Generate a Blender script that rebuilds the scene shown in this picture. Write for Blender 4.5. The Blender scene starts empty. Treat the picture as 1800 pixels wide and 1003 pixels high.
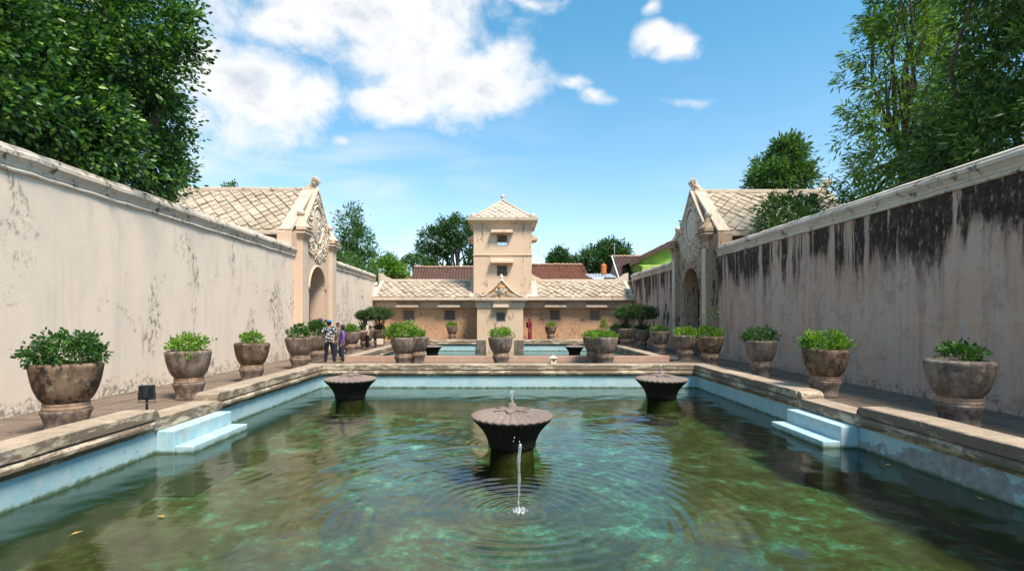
import bpy, bmesh, math, random
import numpy as np
from mathutils import Vector, Matrix

random.seed(7)
RS = np.random.RandomState(11)
R = math.radians
scene = bpy.context.scene
COL = scene.collection
EYE = 1.8          # camera height above the paved deck (deck top = z 0)
F = 900.0          # focal length in photo pixels (1800 wide)

# ------------------------------------------------------------------ camera
cam_d = bpy.data.cameras.new('camera')
cam = bpy.data.objects.new('camera', cam_d)
COL.objects.link(cam)
cam.location = (0, 0, EYE)
cam.rotation_euler = (R(90), 0, 0)
cam_d.sensor_width = 36
cam_d.lens = 18
cam_d.shift_x = 16 / 1800
cam_d.shift_y = 54.5 / 1800
cam_d.clip_end = 3000
cam_d.clip_start = 0.05
scene.camera = cam

# ------------------------------------------------------------------ sun, exposure
SUN_EL, SUN_AZ = R(58), R(142)        # azimuth from +Y towards +X : behind the camera, to the right
sd = bpy.data.lights.new('sun', 'SUN')
sd.energy = 3.2
sd.angle = R(16)
sd.color = (1.0, 0.90, 0.76)
sun = bpy.data.objects.new('sun', sd)
COL.objects.link(sun)
sv = Vector((math.cos(SUN_EL) * math.sin(SUN_AZ), math.cos(SUN_EL) * math.cos(SUN_AZ), math.sin(SUN_EL)))
sun.rotation_euler = sv.to_track_quat('Z', 'Y').to_euler()
sun.location = sv * 60
scene.view_settings.view_transform = 'Standard'
scene.view_settings.look = 'None'
scene.view_settings.exposure = 1.14
scene.view_settings.gamma = 1.0
scene.render.engine = 'CYCLES'
cy = scene.cycles
cy.use_denoising = True
cy.max_bounces = 8
cy.transparent_max_bounces = 16
cy.caustics_reflective = False
cy.caustics_refractive = False
cy.sample_clamp_indirect = 6


def at(x, y, Y):
    """photo pixel (1800x1003) at distance Y -> world point"""
    return Vector(((x - 884) * Y / F, Y, EYE + (556 - y) * Y / F))


# ------------------------------------------------------------------ node helper
class G:
    def __init__(s, tree):
        s.t = tree
        s.t.nodes.clear()

    def node(s, typ, **props):
        n = s.t.nodes.new(typ)
        for k, v in props.items():
            setattr(n, k, v)
        return n

    def put(s, inp, v):
        if isinstance(v, bpy.types.NodeSocket):
            s.t.links.new(v, inp)
        elif v is not None:
            if inp.type == 'RGBA' and not hasattr(v, '__len__'):
                v = (v, v, v, 1)
            if inp.type == 'RGBA' and len(v) == 3:
                v = (*v, 1)
            inp.default_value = v

    def pos(s):
        return s.node('ShaderNodeNewGeometry').outputs['Position']

    def obj(s):
        return s.node('ShaderNodeTexCoord').outputs['Object']

    def nrm(s):
        return s.node('ShaderNodeNewGeometry').outputs['Normal']

    def island(s):
        return s.node('ShaderNodeNewGeometry').outputs['Random Per Island']

    def orand(s):
        return s.node('ShaderNodeObjectInfo').outputs['Random']

    def sc(s, v, k):
        n = s.node('ShaderNodeVectorMath', operation='MULTIPLY')
        s.put(n.inputs[0], v)
        s.put(n.inputs[1], k)
        return n.outputs[0]

    def add(s, v, k):
        n = s.node('ShaderNodeVectorMath', operation='ADD')
        s.put(n.inputs[0], v)
        s.put(n.inputs[1], k)
        return n.outputs[0]

    def sep(s, v):
        n = s.node('ShaderNodeSeparateXYZ')
        s.put(n.inputs[0], v)
        return n.outputs

    def comb(s, x, y, z=0.0):
        n = s.node('ShaderNodeCombineXYZ')
        for i, q in enumerate((x, y, z)):
            s.put(n.inputs[i], q)
        return n.outputs[0]

    def noise(s, v, scale, detail=5, rough=.55, dist=0.0, color=False):
        n = s.node('ShaderNodeTexNoise')
        s.put(n.inputs['Vector'], v)
        n.inputs['Scale'].default_value = scale
        n.inputs['Detail'].default_value = detail
        n.inputs['Roughness'].default_value = rough
        n.inputs['Distortion'].default_value = dist
        return n.outputs['Color' if color else 'Fac']

    def voro(s, v, scale, feature='F1'):
        n = s.node('ShaderNodeTexVoronoi', feature=feature)
        s.put(n.inputs['Vector'], v)
        n.inputs['Scale'].default_value = scale
        return n.outputs['Distance']

    def m(s, op, a, b=None, c=None):
        n = s.node('ShaderNodeMath', operation=op)
        for i, q in enumerate((a, b, c)):
            if q is not None:
                s.put(n.inputs[i], q)
        return n.outputs[0]

    def rng(s, f, a, b, c=0.0, d=1.0, smooth=True):
        n = s.node('ShaderNodeMapRange', interpolation_type='SMOOTHSTEP' if smooth else 'LINEAR')
        for i, q in enumerate((f, a, b, c, d)):
            s.put(n.inputs[i], q)
        return n.outputs[0]

    def ramp(s, f, stops):
        n = s.node('ShaderNodeValToRGB')
        s.put(n.inputs[0], f)
        e = n.color_ramp.elements
        while len(e) < len(stops):
            e.new(0.5)
        for q, (p, c) in zip(e, stops):
            q.position = p
            q.color = (*c, 1)
        return n.outputs[0]

    def mix(s, f, a, b, blend='MIX'):
        n = s.node('ShaderNodeMix', data_type='RGBA', blend_type=blend)
        s.put(n.inputs[0], f)
        s.put(n.inputs[6], a)
        s.put(n.inputs[7], b)
        return n.outputs[2]

    def bump(s, h, strength=.3, dist=.02, normal=None):
        n = s.node('ShaderNodeBump')
        n.inputs['Strength'].default_value = strength
        n.inputs['Distance'].default_value = dist
        s.put(n.inputs['Height'], h)
        if normal is not None:
            s.put(n.inputs['Normal'], normal)
        return n.outputs[0]


def material(name):
    mt = bpy.data.materials.new(name)
    mt.use_nodes = True
    return mt, G(mt.node_tree)


def finish(mt, g, color, rough=.85, normal=None, spec=.3, **kw):
    b = g.node('ShaderNodeBsdfPrincipled')
    g.put(b.inputs['Base Color'], color)
    g.put(b.inputs['Roughness'], rough)
    b.inputs['Specular IOR Level'].default_value = spec
    if normal is not None:
        g.put(b.inputs['Normal'], normal)
    for k, v in kw.items():
        g.put(b.inputs[k.replace('_', ' ')], v)
    o = g.node('ShaderNodeOutputMaterial')
    g.t.links.new(b.outputs[0], o.inputs[0])
    return mt


# ------------------------------------------------------------------ world : sky and clouds
def make_world():
    w = bpy.data.worlds.new('World')
    scene.world = w
    w.use_nodes = True
    g = G(w.node_tree)
    sky = g.node('ShaderNodeTexSky', sky_type='NISHITA')
    sky.sun_disc = False
    sky.sun_elevation = SUN_EL
    sky.sun_rotation = SUN_AZ
    sky.air_density = 1.0
    sky.dust_density = 0.35
    sky.ozone_density = 1.6
    d = g.node('ShaderNodeTexCoord').outputs['Generated']
    x, y, z = g.sep(d)
    az = g.m('ARCTAN2', x, y)
    el = g.m('ARCSINE', z)
    p = g.comb(az, el, 0.0)
    warp = g.noise(g.sc(p, (1, 1.5, 1)), 6.0, 3, .5, color=True)
    wv = g.node('ShaderNodeVectorMath', operation='SUBTRACT')
    g.put(wv.inputs[0], warp)
    wv.inputs[1].default_value = (.5, .5, .5)
    pw = g.add(p, g.sc(wv.outputs[0], (.10, .07, 0)))
    blobs = [(640, 5, 270, 95, 1.15), (800, 140, 165, 85, 1.1), (735, 70, 150, 100, 1.1), (700, 180, 85, 42, 1),
             (430, 160, 185, 105, 1.15), (500, 40, 165, 62, .95), (520, 175, 95, 60, 1.0), (560, 170, 62, 45, .8), (870, 165, 85, 48, .95),
             (1000, 150, 34, 17, .72), (1042, 168, 38, 15, .7), (1165, 62, 46, 24, .75), (1195, 78, 36, 24, .72), (1143, 10, 18, 18, .6),
             (1205, 178, 26, 10, .35), (935, 0, 50, 16, .6), (600, 237, 28, 13, .5)]
    dens = None
    for (bx, by, rx, ry, a) in blobs:
        A = math.atan2(bx - 884, F)
        E = math.atan2(556 - by, math.hypot(F, bx - 884))
        kx = math.cos(A) ** 2 / F * rx
        ky = math.cos(A) * math.cos(E) ** 2 / F * ry
        q = g.add(pw, (-A, -E, 0))
        q = g.sc(q, (1 / kx, 1 / ky, 0))
        ln = g.node('ShaderNodeVectorMath', operation='LENGTH')
        g.put(ln.inputs[0], q)
        f = g.m('MULTIPLY_ADD', ln.outputs['Value'], -a, a)
        dens = f if dens is None else g.m('MAXIMUM', dens, f)
    # clouds elsewhere in the sky (outside the picture) : same kind, scattered by noise
    other = g.rng(g.noise(g.sc(d, (1, 1, 2.2)), 1.7, 3, .5), .52, .72, 0, 1.1)
    outside = g.m('MAXIMUM', g.rng(g.m('ABSOLUTE', az), .95, 1.25), g.rng(el, .72, .95))
    dens = g.m('MAXIMUM', g.m('MAXIMUM', dens, -0.6), g.m('MULTIPLY_ADD', g.m('MULTIPLY', other, outside), 1.6, -0.6))
    fb = g.noise(g.sc(p, (1, 1.35, 1)), 12.0, 11, .63, .25)
    fb2 = g.noise(g.sc(p, (1, 1.3, 1)), 5.0, 4, .5)
    f = g.m('ADD', dens, g.m('MULTIPLY_ADD', fb, 1.7, -0.87))
    f = g.m('ADD', f, g.m('MULTIPLY_ADD', fb2, .9, -.45))
    mask = g.rng(f, -.24, .72)
    # thin high veil towards the horizon, left
    veil_n = g.noise(g.sc(p, (1.2, 5.0, 1)), 2.6, 5, .55, .6)
    veil = g.m('MULTIPLY', g.rng(veil_n, .40, .75, 0, .55), g.rng(az, .25, -.45, .12, 1))
    veil = g.m('MULTIPLY', veil, g.m('MULTIPLY', g.rng(el, .02, .12), g.rng(el, .52, .25)))
    mask = g.m('MAXIMUM', mask, veil)
    shade = g.rng(g.noise(g.sc(g.add(p, (.02, -.03, 0)), (1, 1.4, 1)), 8, 7, .62), .32, .60)
    thick = g.rng(f, .4, 1.2)
    cc = g.mix(g.m('MULTIPLY', g.m('SUBTRACT', 1.0, shade), thick), (1.0, 1.0, 1.0), (.60, .68, .79))
    # sky tint
    hor = g.rng(el, 0.0, .62)
    tint = g.mix(hor, (.98, .98, .95), (.50, 1.03, 1.02))
    skyc = g.mix(1.0, sky.outputs[0], tint, 'MULTIPLY')
    b1 = g.node('ShaderNodeBackground')
    g.put(b1.inputs[0], skyc)
    b1.inputs[1].default_value = .108
    b2 = g.node('ShaderNodeBackground')
    g.put(b2.inputs[0], cc)
    b2.inputs[1].default_value = .48
    ms = g.node('ShaderNodeMixShader')
    g.put(ms.inputs[0], mask)
    g.t.links.new(b1.outputs[0], ms.inputs[1])
    g.t.links.new(b2.outputs[0], ms.inputs[2])
    o = g.node('ShaderNodeOutputWorld')
    g.t.links.new(ms.outputs[0], o.inputs[0])


make_world()


# ------------------------------------------------------------------ mesh helpers
def tag(o, label=None, cat=None, group=None, kind=None):
    if label:
        o['label'] = label
    if cat:
        o['category'] = cat
    if group:
        o['group'] = group
    if kind:
        o['kind'] = kind
    return o


def thing(name, label=None, cat=None, loc=(0, 0, 0), rotz=0, group=None, kind=None):
    o = bpy.data.objects.new(name, None)
    COL.objects.link(o)
    o.empty_display_size = .2
    o.location = loc
    o.rotation_euler = (0, 0, rotz)
    return tag(o, label, cat, group, kind)


def put(name, me, mat=None, parent=None, loc=None, rot=None, scale=None):
    o = bpy.data.objects.new(name, me)
    COL.objects.link(o)
    if mat is not None and not me.materials:
        me.materials.append(mat)
    if parent is not None:
        o.parent = parent
    if loc is not None:
        o.location = loc
    if rot is not None:
        o.rotation_euler = rot
    if scale is not None:
        o.scale = scale
    return o


def copy_tree(o, parent=None):
    c = o.copy()
    COL.objects.link(c)
    c.parent = parent
    for ch in list(o.children):
        copy_tree(ch, c)
    return c


class MB:
    def __init__(s):
        s.v, s.f, s.sm = [], [], []

    def add(s, vs, fs, smooth=False):
        b = len(s.v)
        s.v += [tuple(q) for q in vs]
        s.f += [tuple(b + i for i in f) for f in fs]
        s.sm += [smooth] * len(fs)
        return s

    def box(s, x0, x1, y0, y1, z0, z1, bev=0.0):
        if bev <= 0:
            vs = [(x, y, z) for z in (z0, z1) for y in (y0, y1) for x in (x0, x1)]
            return s.add(vs, [(0, 2, 3, 1), (4, 5, 7, 6), (0, 1, 5, 4), (2, 6, 7, 3), (0, 4, 6, 2), (1, 3, 7, 5)])
        bm = bmesh.new()
        bmesh.ops.create_cube(bm, size=1)
        for q in bm.verts:
            q.co = Vector(((x0 + x1) / 2 + q.co.x * (x1 - x0), (y0 + y1) / 2 + q.co.y * (y1 - y0), (z0 + z1) / 2 + q.co.z * (z1 - z0)))
        bmesh.ops.bevel(bm, geom=bm.edges[:], offset=bev, segments=2, affect='EDGES', profile=.5)
        bm.verts.index_update()
        s.add([q.co for q in bm.verts], [[q.index for q in f.verts] for f in bm.faces])
        bm.free()
        return s

    def lathe(s, prof, n=24, c=(0, 0, 0), smooth=True, cap=True):
        vs, fs = [], []
        for (r, z) in prof:
            for k in range(n):
                a = 2 * math.pi * k / n
                vs.append((c[0] + r * math.cos(a), c[1] + r * math.sin(a), c[2] + z))
        for i in range(len(prof) - 1):
            for k in range(n):
                k2 = (k + 1) % n
                fs.append((i * n + k, i * n + k2, (i + 1) * n + k2, (i + 1) * n + k))
        if cap:
            fs.append(tuple(range(n - 1, -1, -1)))
            fs.append(tuple((len(prof) - 1) * n + k for k in range(n)))
        return s.add(vs, fs, smooth)

    def tube(s, pts, rad, n=6, smooth=True):
        pts = [Vector(p) for p in pts]
        if not hasattr(rad, '__len__'):
            rad = [rad] * len(pts)
        vs, fs = [], []
        up = Vector((0.13, 0.21, 1)).normalized()
        for i, p in enumerate(pts):
            t = (pts[min(i + 1, len(pts) - 1)] - pts[max(i - 1, 0)])
            t = t.normalized() if t.length > 1e-9 else Vector((0, 0, 1))
            a = t.cross(up)
            if a.length < 1e-3:
                a = t.cross(Vector((1, 0, 0)))
            a.normalize()
            b = t.cross(a)
            for k in range(n):
                an = 2 * math.pi * k / n
                vs.append(p + (a * math.cos(an) + b * math.sin(an)) * rad[i])
        for i in range(len(pts) - 1):
            for k in range(n):
                k2 = (k + 1) % n
                fs.append((i * n + k, (i + 1) * n + k, (i + 1) * n + k2, i * n + k2))
        fs.append(tuple(range(n)))
        fs.append(tuple((len(pts) - 1) * n + k for k in range(n - 1, -1, -1)))
        return s.add(vs, fs, smooth)

    def ell(s, c, r, n=12, m=8):
        prof = [(math.sin(math.pi * i / m), -math.cos(math.pi * i / m)) for i in range(m + 1)]
        vs, fs = [], []
        for (rr, z) in prof:
            for k in range(n):
                a = 2 * math.pi * k / n
                vs.append((c[0] + r[0] * rr * math.cos(a), c[1] + r[1] * rr * math.sin(a), c[2] + r[2] * z))
        for i in range(m):
            for k in range(n):
                k2 = (k + 1) % n
                fs.append((i * n + k, i * n + k2, (i + 1) * n + k2, (i + 1) * n + k))
        return s.add(vs, fs, True)

    def poly(s, pts, d, smooth=False):
        """extrude polygon pts (3D list) by vector d"""
        n = len(pts)
        d = Vector(d)
        vs = [Vector(p) for p in pts] + [Vector(p) + d for p in pts]
        fs = [tuple(range(n - 1, -1, -1)), tuple(range(n, 2 * n))]
        fs += [(i, (i + 1) % n, n + (i + 1) % n, n + i) for i in range(n)]
        return s.add(vs, fs, smooth)

    def sweep(s, path, prof, cap=True, jit=0.0, step=None, smooth=False):
        """path: list of (x,y) ; prof: list of (o,z), o is offset to the LEFT of travel ; mitred corners"""
        P = [Vector((p[0], p[1])) for p in path]
        Q, D = [], []
        for i in range(len(P)):
            d0 = (P[i] - P[i - 1]).normalized() if i > 0 else None
            d1 = (P[i + 1] - P[i]).normalized() if i < len(P) - 1 else None
            if d0 is None:
                d0 = d1
            if d1 is None:
                d1 = d0
            n0 = Vector((-d0.y, d0.x))
            n1 = Vector((-d1.y, d1.x))
            nn = (n0 + n1)
            nn = nn / max(nn.dot(n0), .2)
            Q.append(P[i])
            D.append(nn)
            if step and i < len(P) - 1:
                L = (P[i + 1] - P[i]).length
                k = int(L / step)
                for j in range(1, k):
                    Q.append(P[i].lerp(P[i + 1], j / k))
                    D.append(n1)
        m = len(prof)
        vs, fs = [], []
        for q, nn in zip(Q, D):
            jz = random.gauss(0, jit)
            jo = random.gauss(0, jit)
            for (o, z) in prof:
                a = q + nn * (o + (jo if z > 0.0 else 0))
                vs.append((a.x, a.y, z + (jz if z > 0.0 else 0) + random.gauss(0, jit * .4)))
        for i in range(len(Q) - 1):
            for k in range(m):
                k2 = (k + 1) % m
                fs.append((i * m + k, i * m + k2, (i + 1) * m + k2, (i + 1) * m + k))
        if cap:
            fs.append(tuple(range(m - 1, -1, -1)))
            fs.append(tuple((len(Q) - 1) * m + k for k in range(m)))
        return s.add(vs, fs, smooth)

    def mesh(s, name):
        me = bpy.data.meshes.new(name)
        me.from_pydata(s.v, [], s.f)
        me.polygons.foreach_set('use_smooth', s.sm)
        bm = bmesh.new()
        bm.from_mesh(me)
        bmesh.ops.recalc_face_normals(bm, faces=bm.faces[:])
        bm.to_mesh(me)
        bm.free()
        me.update()
        return me

    def build(s, name, mat, parent=None, **kw):
        return put(name, s.mesh(name), mat, parent, **kw)


def wall_holes(u0, u1, v0, v1, holes, frame, d0, d1):
    """rectangular wall u0..u1 x v0..v1 with rectangular holes; frame(u,v,d)->3D ; d0 front, d1 back"""
    us = sorted({u0, u1, *[h[0] for h in holes], *[h[1] for h in holes]})
    vs_ = sorted({v0, v1, *[h[2] for h in holes], *[h[3] for h in holes]})
    solid = {}
    for i in range(len(us) - 1):
        for j in range(len(vs_) - 1):
            cu, cv = (us[i] + us[i + 1]) / 2, (vs_[j] + vs_[j + 1]) / 2
            solid[i, j] = not any(h[0] < cu < h[1] and h[2] < cv < h[3] for h in holes)
    b = MB()
    for (i, j), ok in solid.items():
        if not ok:
            continue
        a0, a1, c0, c1 = us[i], us[i + 1], vs_[j], vs_[j + 1]
        for d in (d0, d1):
            b.add([frame(a0, c0, d), frame(a1, c0, d), frame(a1, c1, d), frame(a0, c1, d)], [(0, 1, 2, 3)])
        for (di, dj, e0, e1) in ((-1, 0, (a0, c0), (a0, c1)), (1, 0, (a1, c0), (a1, c1)), (0, -1, (a0, c0), (a1, c0)), (0, 1, (a0, c1), (a1, c1))):
            if not solid.get((i + di, j + dj), False):
                b.add([frame(*e0, d0), frame(*e1, d0), frame(*e1, d1), frame(*e0, d1)], [(0, 1, 2, 3)])
    # merge doubles so that normals can be made consistent
    me = bpy.data.meshes.new('wall')
    me.from_pydata(b.v, [], b.f)
    bm = bmesh.new()
    bm.from_mesh(me)
    bmesh.ops.remove_doubles(bm, verts=bm.verts[:], dist=1e-4)
    bmesh.ops.recalc_face_normals(bm, faces=bm.faces[:])
    bm.to_mesh(me)
    bm.free()
    return me


def clip_poly(poly, clip):
    """Sutherland-Hodgman, clip is a convex CCW polygon"""
    out = list(poly)
    for i in range(len(clip)):
        a, b = clip[i], clip[(i + 1) % len(clip)]
        inp, out = out, []
        if not inp:
            return []

        def side(p):
            return (b[0] - a[0]) * (p[1] - a[1]) - (b[1] - a[1]) * (p[0] - a[0])
        for k in range(len(inp)):
            p, q = inp[k - 1], inp[k]
            sp, sq = side(p), side(q)
            if (sp >= 0) != (sq >= 0):
                t = sp / (sp - sq)
                out.append((p[0] + (q[0] - p[0]) * t, p[1] + (q[1] - p[1]) * t))
            if sq >= 0:
                out.append(q)
    return out


def tile_field(parent, mat, outline, frame, du, dv, th=.045, gap=.02, name='roof_tile', mirror=False):
    """lay diamond tiles (diagonals du x dv) inside the convex CCW outline ; frame(u,v,h)->3D. Lower tip lifted like a lapped tile"""
    us = [p[0] for p in outline]
    vs = [p[1] for p in outline]
    cnt = 0
    j = 0
    v = min(vs) - dv / 2
    while v < max(vs) + dv:
        u = min(us) - du + (du / 2 if j % 2 else 0)
        while u < max(us) + du:
            a, b = du / 2 - gap, dv / 2 - gap
            dia = [(u, v - b), (u + a, v), (u, v + b), (u - a, v)]
            pl = clip_poly(dia, outline)
            if len(pl) >= 3:
                area = abs(sum(pl[i - 1][0] * pl[i][1] - pl[i][0] * pl[i - 1][1] for i in range(len(pl)))) / 2
                if area > du * dv * .04:
                    cu = sum(p[0] for p in pl) / len(pl)
                    cv = sum(p[1] for p in pl) / len(pl)
                    bse, top = [], []
                    lift = random.uniform(.5, 1.6)
                    tw = random.uniform(-.035, .035)
                    for (pu, pv) in pl:
                        k = (pv - v) / dv      # v runs down the slope: larger k is lower
                        bse.append(frame(pu, pv, -.01))
                        h = (th * (.55 + .9 * (k + .5))) * lift + tw * (pu - u) / du
                        top.append(frame(cu + (pu - cu) * .94, cv + (pv - cv) * .94, h))
                    n = len(pl)
                    f = [tuple(range(n, 2 * n))] + [(i, (i + 1) % n, n + (i + 1) % n, n + i) for i in range(n)]
                    MB().add(bse + top, f).build(name, mat, parent)
                    cnt += 1
            u += du
        v += dv / 2
        j += 1
    return cnt


# ------------------------------------------------------------------ foliage
def leaf_mesh(name, P, A, S, aspect=.45, fold=.25, six=False, seed=1, flat=.5):
    """P positions, A leaf directions, S lengths"""
    rs = np.random.RandomState(seed)
    N = len(P)
    A = A / (np.linalg.norm(A, axis=1, keepdims=True) + 1e-9)
    up = np.array([0, 0, 1.0]) * flat + rs.normal(0, .55, (N, 3))
    B = np.cross(A, up)
    B /= (np.linalg.norm(B, axis=1, keepdims=True) + 1e-9)
    C = np.cross(B, A)
    S = S[:, None]
    W = S * aspect * .5
    if six:
        tmpl = [(0, 0, 0), (.32, 1, 1), (.72, .85, .9), (1, 0, -.3), (.72, -.85, .9), (.32, -1, 1)]
        faces = np.array([[0, 3, 2, 1], [0, 5, 4, 3]])
    else:
        tmpl = [(0, 0, 0), (.45, 1, 1), (1, 0, -.3), (.45, -1, 1)]
        faces = np.array([[0, 2, 1], [0, 3, 2]])
    k = len(tmpl)
    V = np.empty((N, k, 3))
    for i, (a, b, c) in enumerate(tmpl):
        V[:, i] = P + A * S * a + B * W * b + C * W * fold * c
    V = V.reshape(-1, 3)
    nf, fl = faces.shape
    Fi = (np.arange(N)[:, None, None] * k + faces[None]).reshape(-1)
    me = bpy.data.meshes.new(name)
    me.vertices.add(len(V))
    me.vertices.foreach_set('co', V.astype(np.float32).ravel())
    me.loops.add(len(Fi))
    me.loops.foreach_set('vertex_index', Fi.astype(np.int32))
    me.polygons.add(N * nf)
    me.polygons.foreach_set('loop_start', (np.arange(N * nf) * fl).astype(np.int32))
    me.polygons.foreach_set('loop_total', np.full(N * nf, fl, np.int32))
    me.update(calc_edges=True)
    return me


def shell_clumps(ells, n, seed, depth=.35, weights=None):
    """points near the surface of a union of ellipsoids -> centres, outward dirs"""
    rs = np.random.RandomState(seed)
    vol = np.array([e[3] * e[4] + e[4] * e[5] + e[3] * e[5] for e in ells])
    pick = rs.choice(len(ells), n, p=vol / vol.sum())
    E = np.array(ells)[pick]
    d = rs.normal(size=(n, 3))
    d /= np.linalg.norm(d, axis=1, keepdims=True)
    bump = 1 + .10 * np.sin(5 * d[:, 0] + 3 * d[:, 1] + pick) + .08 * np.sin(7 * d[:, 2] + 4 * d[:, 0])
    r = bump * (1 - depth * rs.rand(n) ** 1.5)
    C = E[:, :3] + d * E[:, 3:] * r[:, None]
    D = d / E[:, 3:]
    D /= np.linalg.norm(D, axis=1, keepdims=True)
    # drop those deep inside another ellipsoid
    keep = np.ones(n, bool)
    for e in ells:
        q = ((C - np.array(e[:3])) / np.array(e[3:]))
        keep &= (q ** 2).sum(1) > .30
    return C[keep], D[keep]


def clump_leaves(C, D, per, cr, size, seed, out=.8, droop=0.0, rnd=.8):
    rs = np.random.RandomState(seed)
    n = len(C)
    P = np.repeat(C, per, 0)
    DD = np.repeat(D, per, 0)
    g = rs.normal(size=(n * per, 3))
    crr = np.repeat(cr * rs.uniform(.6, 1.35, n), per)[:, None]
    P = P + g * crr * np.array([1, 1, .75])
    A = DD * out + g * .45 + rs.normal(size=P.shape) * rnd * .6
    A[:, 2] -= droop
    S = size * rs.uniform(.65, 1.3, len(P))
    return P, A, S


def branches(mb, root, tips, r0, rs, wob=.12, n=6):
    root = Vector(root)
    for t in tips:
        t = Vector(t)
        L = (t - root).length
        pts, rad = [], []
        k = 6
        sag = Vector((rs.normal() * wob * L, rs.normal() * wob * L, abs(rs.normal()) * wob * L * .6))
        for i in range(k + 1):
            a = i / k
            pts.append(root.lerp(t, a) + sag * math.sin(math.pi * a) + Vector(rs.normal(size=3)) * .012 * L * (0 < i))
            rad.append(r0 * (1 - a) ** .8 * .95 + .008 * r0 / .1)
        mb.tube(pts, rad, n)


# ================================================================== materials
def stucco(name, c1, c2, c3=None, moss=.5, moss_col=(.035, .032, .026), moss_scale=1.6, speck=.5, obj=False, streak=False, bumps=.35, cover=(.55, .68), tone=0.0):
    """old lime plaster: mottled tone, mould patches and specks with shapes of their own"""
    mt, g = material(name)
    p = g.obj() if obj else g.pos()
    if obj:
        p = g.add(p, g.sc(g.comb(g.orand(), g.orand(), g.orand()), (37, 17, 53)))
    big = g.noise(p, .55, 4, .6)
    mid = g.noise(p, 3.2, 6, .62)
    fine = g.noise(p, 28, 5, .6)
    col = g.mix(g.rng(big, .36, .64), c1, c2)
    if c3:
        col = g.mix(g.rng(mid, .5, .72, 0, .75), col, c3)
    col = g.mix(g.rng(fine, .3, .7, 0, .22), col, (c1[0] * .55, c1[1] * .52, c1[2] * .5))
    if moss > 0:
        sv_ = g.sc(p, (1, 1, .32)) if streak else p
        m1 = g.noise(sv_, moss_scale, 7, .68, .4)
        m2 = g.noise(sv_, moss_scale * 5.5, 6, .7)
        patch = g.rng(m1, cover[0], cover[1])
        spk = g.rng(m2, .5, .62)
        k = g.m('MULTIPLY', g.m('MULTIPLY', patch, spk), moss)
        col = g.mix(k, col, moss_col)
        sp2 = g.rng(g.noise(p, 16, 4, .7), .66, .74, 0, speck)
        col = g.mix(g.m('MULTIPLY', sp2, g.rng(m1, .42, .6)), col, moss_col)
    if tone:
        col = g.mix(g.m('MULTIPLY', g.orand(), tone), col, (c2[0] * .5, c2[1] * .5, c2[2] * .5))
    h = g.m('ADD', g.m('MULTIPLY', mid, .7), g.m('MULTIPLY', fine, .3))
    return finish(mt, g, col, .9, g.bump(h, bumps, .03), .2)


def wall_left_mat():
    mt, g = material('left_wall_plaster')
    p = g.pos()
    x, y, z = g.sep(p)
    big = g.noise(p, .35, 4, .6)
    mid = g.noise(p, 1.7, 6, .6)
    col = g.mix(g.rng(big, .35, .65), (.765, .63, .515), (.79, .635, .515))
    col = g.mix(g.rng(g.noise(g.sc(p, (1, 1, .35)), .9, 5, .6), .42, .66, 0, .6), col, (.67, .565, .47))
    col = g.mix(g.rng(g.noise(p, 2.4, 4, .6), .66, .78, 0, .35), col, (.74, .55, .33))
    # long faint drip stains
    st = g.noise(g.comb(g.m('MULTIPLY', x, 2.5), g.m('MULTIPLY', y, 2.5), g.m('MULTIPLY', z, .35)), 1.2, 5, .6)
    col = g.mix(g.rng(st, .54, .72, 0, .30), col, (.50, .43, .38))
    # black mould: vertical patches, more of them towards the gate
    toward = g.rng(y, 5, 22, .01, .12, False)
    mp = g.noise(g.comb(x, g.m('MULTIPLY', y, 1.0), g.m('MULTIPLY', z, .55)), .8, 5, .62, .5)
    ms = g.noise(g.comb(x, g.m('MULTIPLY', y, 1.6), g.m('MULTIPLY', z, .8)), 5.5, 9, .8)
    k = g.m('MULTIPLY', g.rng(g.m('ADD', mp, toward), .60, .72), g.rng(ms, .49, .57))
    col = g.mix(g.m('MULTIPLY', k, .8), col, (.07, .065, .055))
    # scabbed base course
    bn = g.noise(p, 2.2, 7, .7)
    base = g.rng(g.m('ADD', z, g.m('MULTIPLY', bn, -1.9)), -.55, -.85)
    base = g.m('MULTIPLY', base, g.rng(g.noise(p, 9, 6, .7), .44, .6))
    col = g.mix(g.m('MULTIPLY', base, .75), col, (.13, .115, .09))
    # hair cracks
    cr = g.voro(g.add(g.sc(p, (1, .55, .8)), g.sc(g.noise(p, 2.5, 4, .6, color=True), (.5, .5, .5))), .42, 'DISTANCE_TO_EDGE')
    crk = g.m('MULTIPLY', g.rng(cr, .010, .002), g.rng(mid, .52, .64, 0, .5))
    col = g.mix(crk, col, (.25, .19, .15))
    h = g.m('ADD', g.m('MULTIPLY', mid, .8), g.m('MULTIPLY', g.noise(p, 30, 4, .6), .25))
    return finish(mt, g, col, .9, g.bump(h, .22, .05), .2)


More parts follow.
